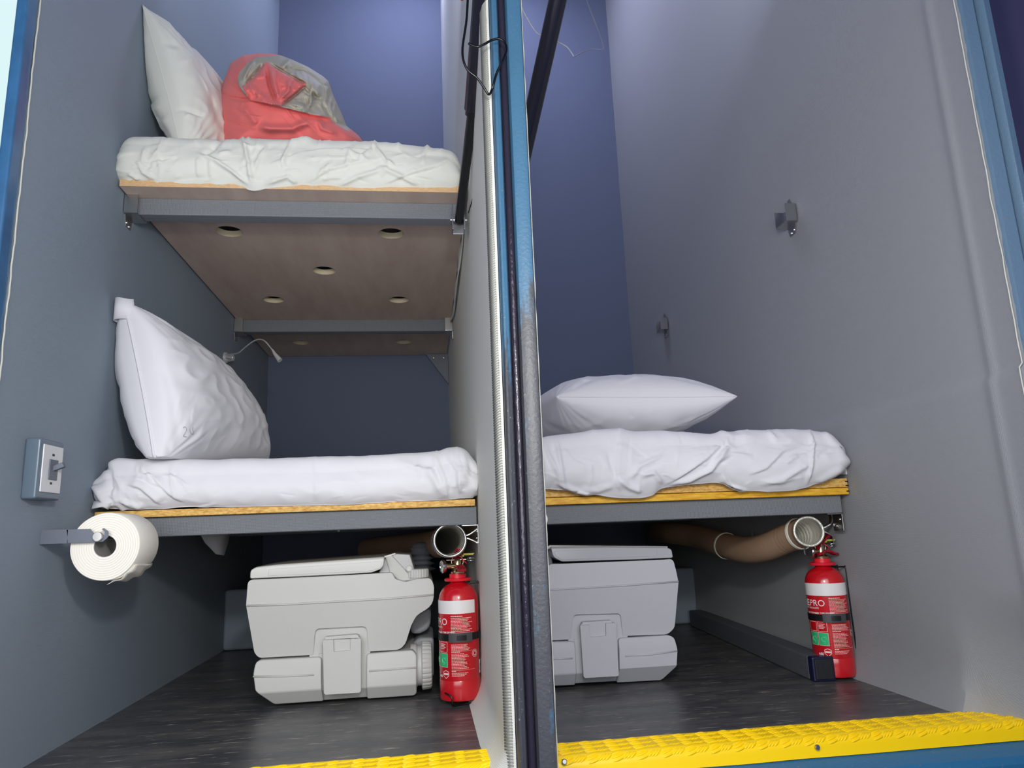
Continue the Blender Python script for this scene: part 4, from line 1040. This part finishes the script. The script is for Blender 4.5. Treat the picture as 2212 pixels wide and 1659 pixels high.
slab('lid', ZR([(60, 440, .004), (140, 402, .003), (880, 408, .003), (880, 418, .002), (150, 420, .002)]), Y2+.02, YK-.05, M_lid2, t2, rad=.002, bevel=.0015)
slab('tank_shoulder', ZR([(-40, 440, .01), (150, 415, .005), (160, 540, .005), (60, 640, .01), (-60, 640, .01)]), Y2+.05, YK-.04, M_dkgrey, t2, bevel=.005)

# ================================================================== FIRE EXTINGUISHERS
def text_mesh(txt, size, bold=0):
    cu = bpy.data.curves.new('t', 'FONT'); cu.body = txt; cu.size = size; cu.offset = bold; cu.resolution_u = 3
    o = bpy.data.objects.new('t', cu); COL.objects.link(o)
    dg = bpy.context.evaluated_depsgraph_get(); me = bpy.data.meshes.new_from_object(o.evaluated_get(dg))
    bpy.data.objects.remove(o); 
    v = [tuple(p.co) for p in me.vertices]; f = [tuple(p.vertices) for p in me.polygons]; bpy.data.meshes.remove(me)
    return v, f
def extinguisher(c, face, label, grp, handle_dir, r=.0432, flip=1, white_to=1.3, full_pull=False):
    """c: base centre; face: angle (radians) of the surface that looks at the opening; label coordinates are arc lengths from it"""
    c = Vector(c); t = thing('fire_extinguisher', c, label, 'fire extinguisher', grp)
    H = .237
    prof = [(r*.80, .0), (r*.97, .002), (r, .006), (r, .040), (r*.985, .0415), (r*1.0, .043), (r, H-.038), (r*.985, H-.031), (r*.945, H-.0235), (r*.87, H-.016), (r*.76, H-.0095), (r*.62, H-.005), (r*.46, H-.0015), (r*.40, H), (r*.36, H+.004), (r*.36, H+.018)]
    MB().lathe(c, prof, (0, 0, 1), 64).build('cylinder', M_red, t, smooth=40)
    def wrap(s, z, off=.0005):
        a = face+s/r; return (c.x+(r+off)*cos(a), c.y+(r+off)*sin(a), c.z+z)
    def patch(name, s0, s1, z0, z1, m, off=.0005, nb=24):
        vs = []; fs = []
        for i in range(nb+1):
            s = s0+(s1-s0)*i/nb; vs += [wrap(s, z0, off), wrap(s, z1, off)]
        for i in range(nb): fs.append((2*i, 2*i+2, 2*i+3, 2*i+1))
        return MB().add(vs, fs).build(name, m, t, smooth=180)
    def text(mb, txt, s, z, size, bold=0, off=.0008):
        v, f = text_mesh(txt, size, bold); mb.add([wrap(s+p[0], z+p[1], off) for p in v], f)
    patch('white_band', -.075, white_to, .176, .203, M_label)
    w = MB()
    pw = max(p[0] for p in text_mesh('PRO', .0195)[0]); fwd = max(p[0] for p in text_mesh('FIRE', .0195, .0007)[0])
    text(w, 'PRO', -pw, .1535, .0195); text(w, 'FIRE', -pw-fwd-.0016, .1535, .0195, .0007)
    text(w, 'FIRE SAFETY SPECIALISTS', -pw-fwd+.006, .1475, .0048, .0001)
    w.build('brand_lettering', M_label, t); w = MB()
    text(w, 'DRY POWDER TYPE STORED', -.047, .1365, .0050, .00015, ); text(w, 'PRESSURE EXTINGUISHER', -.047, .1310, .0050, .00015)
    w.build('type_lettering', M_label, t)
    w = MB(); text(w, 'ABE', -.0265, .0485, .0068, .0002); w.build('class_lettering', M_label, t)
    # small print: rows of short dashes, too fine to read in the photo
    R = random.Random(3); sp = MB()
    def rows(s0, s1, ztop, zbot, pitch, hgt=.0012):
        z = ztop
        while z > zbot:
            s = s0; e = s1-R.uniform(0, .3)*(s1-s0)
            while s < e:
                l = R.uniform(.002, .0055); l = min(l, e-s)
                if l > .0008: sp.add([wrap(s, z, .0008), wrap(s+l, z, .0008), wrap(s+l, z+hgt, .0008), wrap(s, z+hgt, .0008)], [(0, 1, 2, 3)])
                s += l+.0007
            z -= pitch
    rows(.009, .036, .1700, .1695, .003, .0018); rows(.009, .058, .1665, .140, .0029)
    sp.build('small_print', M_print, t); sp = MB()
    rows(.009, .050, .1130, .1015, .0026); rows(.009, .030, .0985, .098, .003, .0017); rows(.009, .046, .0950, .0655, .0029); sp.build("small_print", M_print, t); sp = MB()
    rows(.009, .020, .0605, .060, .003, .0017); rows(.009, .044, .0570, .0490, .0027)
    sp.build('small_print', M_print, t)
    for z in (.1375, .1005, .0632):
        sp = MB()
        for k in range(8): sp.add([wrap(.009+.0065*k, z, .0008), wrap(.009+.0065*(k+1), z, .0008), wrap(.009+.0065*(k+1), z+.0004, .0008), wrap(.009+.0065*k, z+.0004, .0008)], [(0, 1, 2, 3)])
        sp.build('rule_line', M_print, t)
    # panels
    def frame(s0, s1, z0, z1, mb, th=.0007):
        for a, b, cc, d in ((s0, s1, z0, z0+th), (s0, s1, z1-th, z1), (s0, s0+th, z0, z1), (s1-th, s1, z0, z1)):
            nb = 4
            for i in range(nb):
                u, v = a+(b-a)*i/nb, a+(b-a)*(i+1)/nb; mb.add([wrap(u, cc, .0009), wrap(v, cc, .0009), wrap(v, d, .0009), wrap(u, d, .0009)], [(0, 1, 2, 3)])
    fr_ = MB()
    patch('green_panel', -.0215, -.0005, .069, .096, M_green, .0006, 8); patch('green_panel', -.0450, -.0240, .069, .096, M_green, .0006, 8)
    frame(-.0215, -.0005, .0985, .1195, fr_); frame(-.0450, -.0240, .0985, .1195, fr_)
    for k in range(4): fr_.add([wrap(-.0190, .114-.003*k, .0009), wrap(-.005-.003*(k % 2), .114-.003*k, .0009), wrap(-.005-.003*(k % 2), .1152-.003*k, .0009), wrap(-.0190, .1152-.003*k, .0009)], [(0, 1, 2, 3)])
    fr_.build('panel_frames', mat('pale_pink_print', (240, 216, 212), .5), t)
    gf = MB(); frame(-.0220, .0000, .0685, .0965, gf, .0007); frame(-.0455, -.0235, .0685, .0965, gf, .0007); gf.build('green_panel_border', M_print, t)
    # shield emblem
    se = MB(); sh = [(-.0125, .0600), (-.0050, .063), (.0025, .0600), (.0025, .0520), (-.0050, .0460), (-.0125, .0520)]
    for i in range(6):
        a, b = Vector(sh[i]), Vector(sh[(i+1) % 6]); ctr = Vector((-.005, .055)); ai, bi = a+(ctr-a)*.14, b+(ctr-b)*.14
        se.add([wrap(*a, .0009), wrap(*b, .0009), wrap(*bi, .0009), wrap(*ai, .0009)], [(0, 1, 2, 3)])
    se.add([wrap(-.0110, .0535, .0009), wrap(.0010, .0535, .0009), wrap(.0010, .0572, .0009), wrap(-.0110, .0572, .0009)], [(0, 1, 2, 3)])
    se.build('shield_emblem', MATS['pale_pink_print'], t)
    rs = MB()
    for R0, R1 in ((.0072, .0079), (.0038, .0056)):
        n_ = 24 if R0 > .005 else 6
        for k in range(n_):
            a, b = 2*pi*k/n_, 2*pi*(k+1)/n_
            rs.add([wrap(.0617+R0*cos(a), .094+R0*sin(a), .0009), wrap(.0617+R1*cos(a), .094+R1*sin(a), .0009), wrap(.0617+R1*cos(b), .094+R1*sin(b), .0009), wrap(.0617+R0*cos(b), .094+R0*sin(b), .0009)], [(0, 1, 2, 3)])
    rs.build('approval_seal', MATS['pale_pink_print'], t)
    gl = MB()                                  # curled outline figures on the green panels
    for s in (-.011, -.0345):
        gl.tube([Vector(wrap(s+.005*sin(k*.7)*(.4+k/12), .073+.0014*k, .0010)) for k in range(12)], .0003, 4)
        gl.tube([Vector(wrap(s+.0055*cos(k*.6), .082+.0055*sin(k*.6), .0010)) for k in range(10)], .0003, 4)
    gl.build('panel_figures', mat('pale_green_print', (150, 224, 186), .5), t)
    if not full_pull:
        patch('seal_tag', .0765, .0925, .051, .078, M_label, .0009, 6)
        tg = MB()
        for k in range(6):
            a, b = pi/3*k, pi/3*(k+1); cc = (.0845, .0625)
            tg.add([wrap(cc[0]+.0035*cos(a), cc[1]+.0055*sin(a), .0012), wrap(cc[0]+.0052*cos(a), cc[1]+.0080*sin(a), .0012), wrap(cc[0]+.0052*cos(b), cc[1]+.0080*sin(b), .0012), wrap(cc[0]+.0035*cos(b), cc[1]+.0055*sin(b), .0012)], [(0, 1, 2, 3)])
        tg.build('seal_emblem', M_black, t)
    # neck ring, valve, gauge, levers
    nz = c.z+H
    MB().lathe((c.x, c.y, nz), [(r*.40, .004), (r*.66, .0045), (r*.68, .0065), (r*.68, .0085), (r*.64, .0105), (r*.42, .0110), (r*.42, .019), (r*.36, .020)], (0, 0, 1), 40).build('neck_ring', M_redl, t, smooth=35)
    v = MB().lathe((c.x, c.y, nz+.018), [(.0135, 0), (.0150, .003), (.0150, .0055), (.0110, .008), (.0085, .011), (.0085, .028), (.006, .032)], (0, 0, 1), 28)
    v.tube([(c.x, c.y, nz+.036), (c.x-.030, c.y-.006, nz+.036)], .0055, 16)
    vb = v.build('valve_body', M_brass, t, smooth=35)
    g = MB().lathe((c.x-.030, c.y-.006, nz+.036), [(.004, -.004), (.0125, -.002), (.0140, .001), (.0140, .004), (.0128, .0055), (.0118, .0050), (.0115, .004), (.0005, .004)], (-1, -.35, 0), 32).build('pressure_gauge', M_chrome, t, smooth=35)
    # handles: towards handle_dir
    hd = Vector(handle_dir).normalized(); pz = Vector((0, 0, 1)); sd_ = hd.cross(pz)
    def channel(name, path, wdt, th, m):
        mb = MB(); n_ = len(path); vs = []; fs = []
        for i, (a, z) in enumerate(path):
            wd = wdt*(1-.25*(i == n_-1)); p = Vector((c.x, c.y, nz))+hd*a+pz*z
            vs += [p-sd_*wd-pz*.004, p-sd_*wd*.92+pz*th, p+sd_*wd*.92+pz*th, p+sd_*wd-pz*.004]
        for i in range(n_-1):
            for k in range(3): fs.append((i*4+k, i*4+k+1, i*4+5+k, i*4+4+k))
        fs.append((0, 1, 2, 3)); fs.append(tuple((n_-1)*4+k for k in (3, 2, 1, 0)))
        o = mb.add(vs, fs).build(name, m, t, smooth=50); s = o.modifiers.new('s', 'SOLIDIFY'); s.thickness = .0016
        return o
    channel('carry_handle', [(-.012, .030), (.006, .038), (.022, .036), (.034, .030), (.043, .029)], .0100, .001, M_redd)
    channel('squeeze_lever', [(-.012, .044), (-.004, .053), (.006, .061), (.018, .070), (.030, .073)], .0105, .001, M_redd)
    q = Vector((c.x, c.y, nz))
    MB().tube([q+sd_*(-.011)+pz*.050-hd*.004, q+sd_*.011+pz*.050-hd*.004], .002, 8).tube([q-Vector((.024, 0, -.049)), q+Vector((.020, 0, .049))], .0016, 8).torus(q+Vector((.029, 0, .049)), .009, .0013, (0, .35, 1), 24, 6).build('safety_pin', M_chrome, t, smooth=60)
    MB().torus(q+Vector((0, 0, .045)), .013, .0011, (0, 1, 0), 28, 6).build('wire_loop', M_brass, t, smooth=180)
    MB().obox(q+Vector((.024, -.004, .060)), (.012, 0, 0), (0, .0008, 0), (.0015, 0, .002)).obox(q+Vector((.012, -.004, .059)), (.0028, 0, 0), (0, .002, 0), (0, 0, .0038)).build('plastic_tag', M_lemon, t)
    MB().tube([q+Vector((.008, -.005, .052)), q+Vector((.014, -.006, .047)), q+Vector((.020, -.005, .040))], .0012, 6).build('red_seal', M_redl, t, smooth=180)
    return t
e1c = (.0700, 1.615, .009)
extinguisher(e1c, radians(-127), 'red fire extinguisher on the floor between the left bay toilet and the divider', None, (.15, -.6, 0), white_to=.0655)
e2c = (.9180, 1.604, .005)
extinguisher(e2c, radians(-127), 'red fire extinguisher behind the grey floor tube in the right bay, brand lettering showing', None, (1, .15, 0), white_to=.12, full_pull=True)

def ext_bracket(c, side, face, label, r=.0432, hook=True):
    c = Vector(c); t = thing('extinguisher_bracket', c+Vector((side*.05, 0, -.005)), label, 'bracket')
    xw = c.x+side*(r+.0035); w = MB()
    for dy in (-.016, .016):
        pts = [(c.x+side*.022, c.y+dy, c.z+.236), (xw-side*.004, c.y+dy, c.z+.236), (xw, c.y+dy, c.z+.230), (xw, c.y+dy, c.z+.15), (xw+side*.0005, c.y+dy, c.z+.0), (xw-side*.004, c.y+dy, c.z-.0055), (c.x+side*.02, c.y+dy-.01, c.z-.0062)]
        if dy < 0: pts += [(c.x-side*.0, c.y-.03, c.z-.0062), (c.x-side*.018, c.y-r-.0012, c.z-.004), (c.x-side*.020, c.y-r-.002, c.z+.012), (c.x-side*.034, c.y-r*.86, c.z+.02)] if hook else []
        w.tube(catmull(pts, 4), .0017, 8)
    w.build('wire_frame', M_wire, t, smooth=60)
    def ring(z0, z1, off, s0, s1, nm, m, nb=60, th=.0012):
        vs = []; fs = []
        for i in range(nb+1):
            a = face+(s0+(s1-s0)*i/nb)/r
            for rr in (r+.0006, r+off):
                for z in (z0, z1): vs.append((c.x+rr*cos(a), c.y+rr*sin(a), c.z+z))
        for i in range(nb):
            b = i*4; fs += [(b, b+4, b+5, b+1), (b+2, b+3, b+7, b+6), (b, b+2, b+6, b+4), (b+1, b+5, b+7, b+3)]
        fs += [(0, 1, 3, 2), (nb*4, nb*4+2, nb*4+3, nb*4+1)]
        return MB().add(vs, fs).build(nm, m, t, smooth=40)
    ring(.1215, .1355, .0016, -2*pi*r*.495, 2*pi*r*.495, 'strap', M_black)
    ring(.1190, .1375, .0062, -.022, .024, 'buckle', mat('dark_buckle_plastic', (70, 70, 72), .35))
    ring(.1235, .1335, .0095, -.006, .011, 'release_clip', M_black)
    return t
ext_bracket(e1c, 1, radians(-90), 'black wire bracket and strap holding the left bay extinguisher to the divider')
ext_bracket(e2c, 1, radians(-106), 'black wire bracket and strap holding the right bay extinguisher to the wall', hook=False)

# ================================================================== HEATER DUCTS
def duct(name, path, r, label, ribs, clipat, seg=44, open_r=.9, ring_m=M_chrome, inner_len=.25, dark=None):
    pts = catmull(path, 10); t = thing(name, path[0], label, 'air duct')
    # corrugated outer skin
    mb = MB(); n = seg
    d0 = (pts[1]-pts[0]).normalized(); a = d0.orthogonal().normalized(); prev = d0
    fine = []; L = 0
    for i in range(len(pts)-1):
        l = (pts[i+1]-pts[i]).length; k = max(1, int(l/.0025))
        for j in range(k): fine.append((pts[i].lerp(pts[i+1], j/k), L+l*j/k))
        L += l
    vo = []; vi = []; M = len(fine)
    for i, (p, s) in enumerate(fine):
        tdir = (fine[min(i+1, M-1)][0]-fine[max(i-1, 0)][0]).normalized(); q = prev.rotation_difference(tdir); a = q @ a; prev = tdir; b = tdir.cross(a)
        ro = r*(1+.010*sin(s/.005*2*pi)); ri = r*.90*(1+.05*sin(s/.009*2*pi))
        for k in range(n):
            w = 2*pi*k/n; dd = a*cos(w)+b*sin(w); vo.append(p+dd*ro); vi.append(p+dd*ri)
    mb.add(vo, [(i*n+k, i*n+(k+1) % n, (i+1)*n+(k+1) % n, (i+1)*n+k) for i in range(M-1) for k in range(n)]).build('duct_skin', M_duct, t, smooth=180)
    m2 = MB(); m2.add(vi, [(i*n+k, (i+1)*n+k, (i+1)*n+(k+1) % n, i*n+(k+1) % n) for i in range(M-1) for k in range(n)])
    m2.build('foil_lining', M_foil, t, smooth=180, recalc=False)
    m3 = MB(); m3.torus(pts[0], r*.955, r*.085, pts[1]-pts[0], 56, 12); m3.build('mouth_ring', ring_m, t, smooth=180)
    for (i, rr, nm, m) in clipat:
        p, s = fine[min(M-2, int(i*M))]; q2, _ = fine[min(M-1, int(i*M)+1)]; dr = (q2-p).normalized()
        MB().lathe(p, [(r*1.03, -.004), (r*rr, -.0035), (r*rr, .0035), (r*1.03, .004)], dr, 48, cap=False).build(nm, m, t, smooth=40)
    return t, fine
DL = P(972, 1167, y=1.572)
d1, f1 = duct('heater_duct', [DL, DL+Vector((-.004, .10, -.002)), DL+Vector((-.012, .25, -.008)), DL+Vector((-.045, .45, -.015)), DL+Vector((-.12, .7, -.02)), DL+Vector((-.25, .95, -.03))], .0355,
              'short chrome-mouthed heater duct clipped under the lower left bunk above the extinguisher', 0, [(.035, 1.06, 'hose_clip', M_chrome)])
# scissor shaped clip arms
ca = MB(); yy = 1.60
def strip(pts, w=.006, th=.0011):
    vs = []; fs = []
    for i, p in enumerate(pts):
        a = Vector(pts[max(i-1, 0)]); b = Vector(pts[min(i+1, len(pts)-1)]); d = (b-a); nrm = Vector((-d.z, 0, d.x)).normalized()*th
        p = Vector(p); vs += [p-nrm+Vector((0, -w, 0)), p+nrm+Vector((0, -w, 0)), p+nrm+Vector((0, w, 0)), p-nrm+Vector((0, w, 0))]
    for i in range(len(pts)-1):
        for k in range(4): fs.append((i*4+k, i*4+(k+1) % 4, i*4+4+(k+1) % 4, i*4+4+k))
    fs += [(0, 1, 2, 3), tuple((len(pts)-1)*4+k for k in (3, 2, 1, 0))]
    return vs, fs
Zc = lambda pts, y: [P(900+a/8.295, 1100+b/8.295, y=y) for a, b in pts]
for pl in ([(740, 300), (800, 350), (850, 430), (880, 465), (905, 468), (960, 440), (1040, 385), (1095, 345), (1100, 300), (1098, 285)], [(760, 760), (830, 680), (860, 600), (868, 530), (890, 515), (950, 535), (1040, 575), (1095, 610), (1108, 650), (1112, 780)]):
    ca.add(*strip(Zc(pl, 1.585)))
ca.build('clip_arms', M_chrome, d1, smooth=30)
# right duct
Rd = [P(1747, 1148, y=1.565), P(1736, 1150, y=1.60), P(1702, 1162, y=1.655), P(1655, 1182, y=1.73), P(1610, 1188, y=1.82), P(1562, 1177, y=1.94), P(1510, 1160, y=2.12), P(1450, 1152, y=2.3), P(1420, 1150, y=2.5)]
d2, f2 = duct('heater_duct', Rd, .0335, 'long brown flexible heater duct with foil mouth curving under the right bay bunk', 0, [(.045, 1.10, 'white_clip', M_whitering), (.36, 1.08, 'white_clip', M_whitering)], ring_m=M_foil)
ca = MB()
Zr = lambda pts, y: [P(1680+a/8.295, 1080+b/8.295, y=y) for a, b in pts]
ca.add(*strip(Zr([(780, 510), (860, 470), (930, 430), (950, 390), (955, 310), (935, 250)], 1.60)))
ca.add(*strip(Zr([(790, 560), (860, 590), (930, 625), (965, 650), (970, 720), (985, 800)], 1.60)))
ca.build('clip_arms', M_steel, d2, smooth=30)
q = P(1625, 1155, y=2.0); MB().obox(q, (.004, 0, 0), (0, .001, 0), (.0, 0, .011)).build('rear_clip_arm', M_steel, d2)

# ================================================================== FLOOR TUBE
n0 = P(1780, 1450, y=1.56); n1 = Vector((.946, 2.52, .0265)); n0 = Vector((n0.x+.004, 1.565, .0265))
ft = thing('square_tube', (n0.x, n0.y, 0), 'grey fabric covered square tube lying on the floor along the right wall', 'tube')
d = (n1-n0).normalized(); sx = Vector((d.y, -d.x, 0)).normalized(); L = (n1-n0).length
MB().obox((n0+n1)/2+d*.012, d*(L/2-.012), sx*.0245, Vector((0, 0, .0260))).build('tube_body', mat('charcoal_fabric', (84, 88, 96), .75, weave=.6, weave_k=1050, weave_dist=.0008), ft, bevel=.004, seg=3)
MB().obox(n0+d*.013, d*.012, sx*.0250, Vector((0, 0, .0264))).build('end_cap', M_navy, ft, bevel=.004, seg=3)
MB().obox(n0+d*.0005, d*.002, sx*.0200, Vector((0, 0, .0215))).build('cap_face', M_blackr, ft, bevel=.003, seg=3)

# ================================================================== LIGHTS, WORLD, CAMERA
def area(name, loc, rot, size, sy, power, col):
    l = bpy.data.lights.new(name, 'AREA'); l.shape = 'RECTANGLE'; l.size = size; l.size_y = sy; l.energy = power; l.color = col
    o = bpy.data.objects.new(name, l); COL.objects.link(o); o.location = loc; o.rotation_euler = rot; return o
fl_ = bpy.data.lights.new('camera_flash', 'POINT'); fl_.energy = 20.5; fl_.color = (1.0, .985, .95); fl_.shadow_soft_size = .035
fo = bpy.data.objects.new('camera_flash', fl_); COL.objects.link(fo); fo.location = (.07, .18, .74)
fo.rotation_euler = Matrix([list(rt), list(up), list(-fw)]).transposed().to_euler()
area('opening_daylight', (-.22, -.10, .70), (radians(88), 0, radians(-3)), 1.8, 1.0, 26, (1.0, 1.0, .97))
for xx_, nm_, pw_ in ((-.20, 'left', 5.5), (.46, 'right', 5.5)): area(nm_+'_upper_glare_fill', (xx_, 1.30, 1.84), (radians(158), 0, 0), .5, .10, pw_, (.72, .74, 1.0))  # added fill lights above the openings, standing in for the lavender glare
area('left_bay_glare_fill', (-.04, 2.55, 3.12), (0, 0, 0), .28, .6, 10, (.66, .69, 1.0))  # added light out of view, brightens the upper walls like the glare
area('right_bay_glare_fill', (.36, 2.55, 3.12), (0, 0, 0), .34, .6, 11, (.66, .69, 1.0))  # same added glare light for the right bay, no fitting there

W = bpy.data.worlds.new('world'); bpy.context.scene.world = W; W.use_nodes = True
nt = W.node_tree; N = nt.nodes; Lk = nt.links
bg = N['Background']; tc = N.new('ShaderNodeTexCoord'); sp = N.new('ShaderNodeSeparateXYZ'); Lk.new(tc.outputs['Generated'], sp.inputs['Vector'])
mr = N.new('ShaderNodeMapRange'); mr.inputs['From Min'].default_value = .1; mr.inputs['From Max'].default_value = .35; Lk.new(sp.outputs['Y'], mr.inputs['Value'])
mx = N.new('ShaderNodeMixRGB'); Lk.new(mr.outputs['Result'], mx.inputs['Fac'])
mx.inputs['Color1'].default_value = (.024, .052, .165, 1); mx.inputs['Color2'].default_value = (.72, .93, .95, 1)
Lk.new(mx.outputs['Color'], bg.inputs['Color']); bg.inputs['Strength'].default_value = 1.0

cam = bpy.data.cameras.new('camera'); co = bpy.data.objects.new('camera', cam); COL.objects.link(co)
cam.sensor_width = 36; cam.sensor_fit = 'HORIZONTAL'; cam.lens = F/2212*36; cam.clip_start = .01
Rm = Matrix([list(rt), list(up), list(-fw)]).transposed()
co.matrix_world = Matrix.Translation((0, 0, CH)) @ Rm.to_4x4()
sc = bpy.context.scene; sc.camera = co
sc.view_settings.view_transform = 'Standard'; sc.view_settings.look = 'None'; sc.view_settings.exposure = 0; sc.view_settings.gamma = 1
for o in bpy.data.objects:
    if '_base' in o: del o['_base']
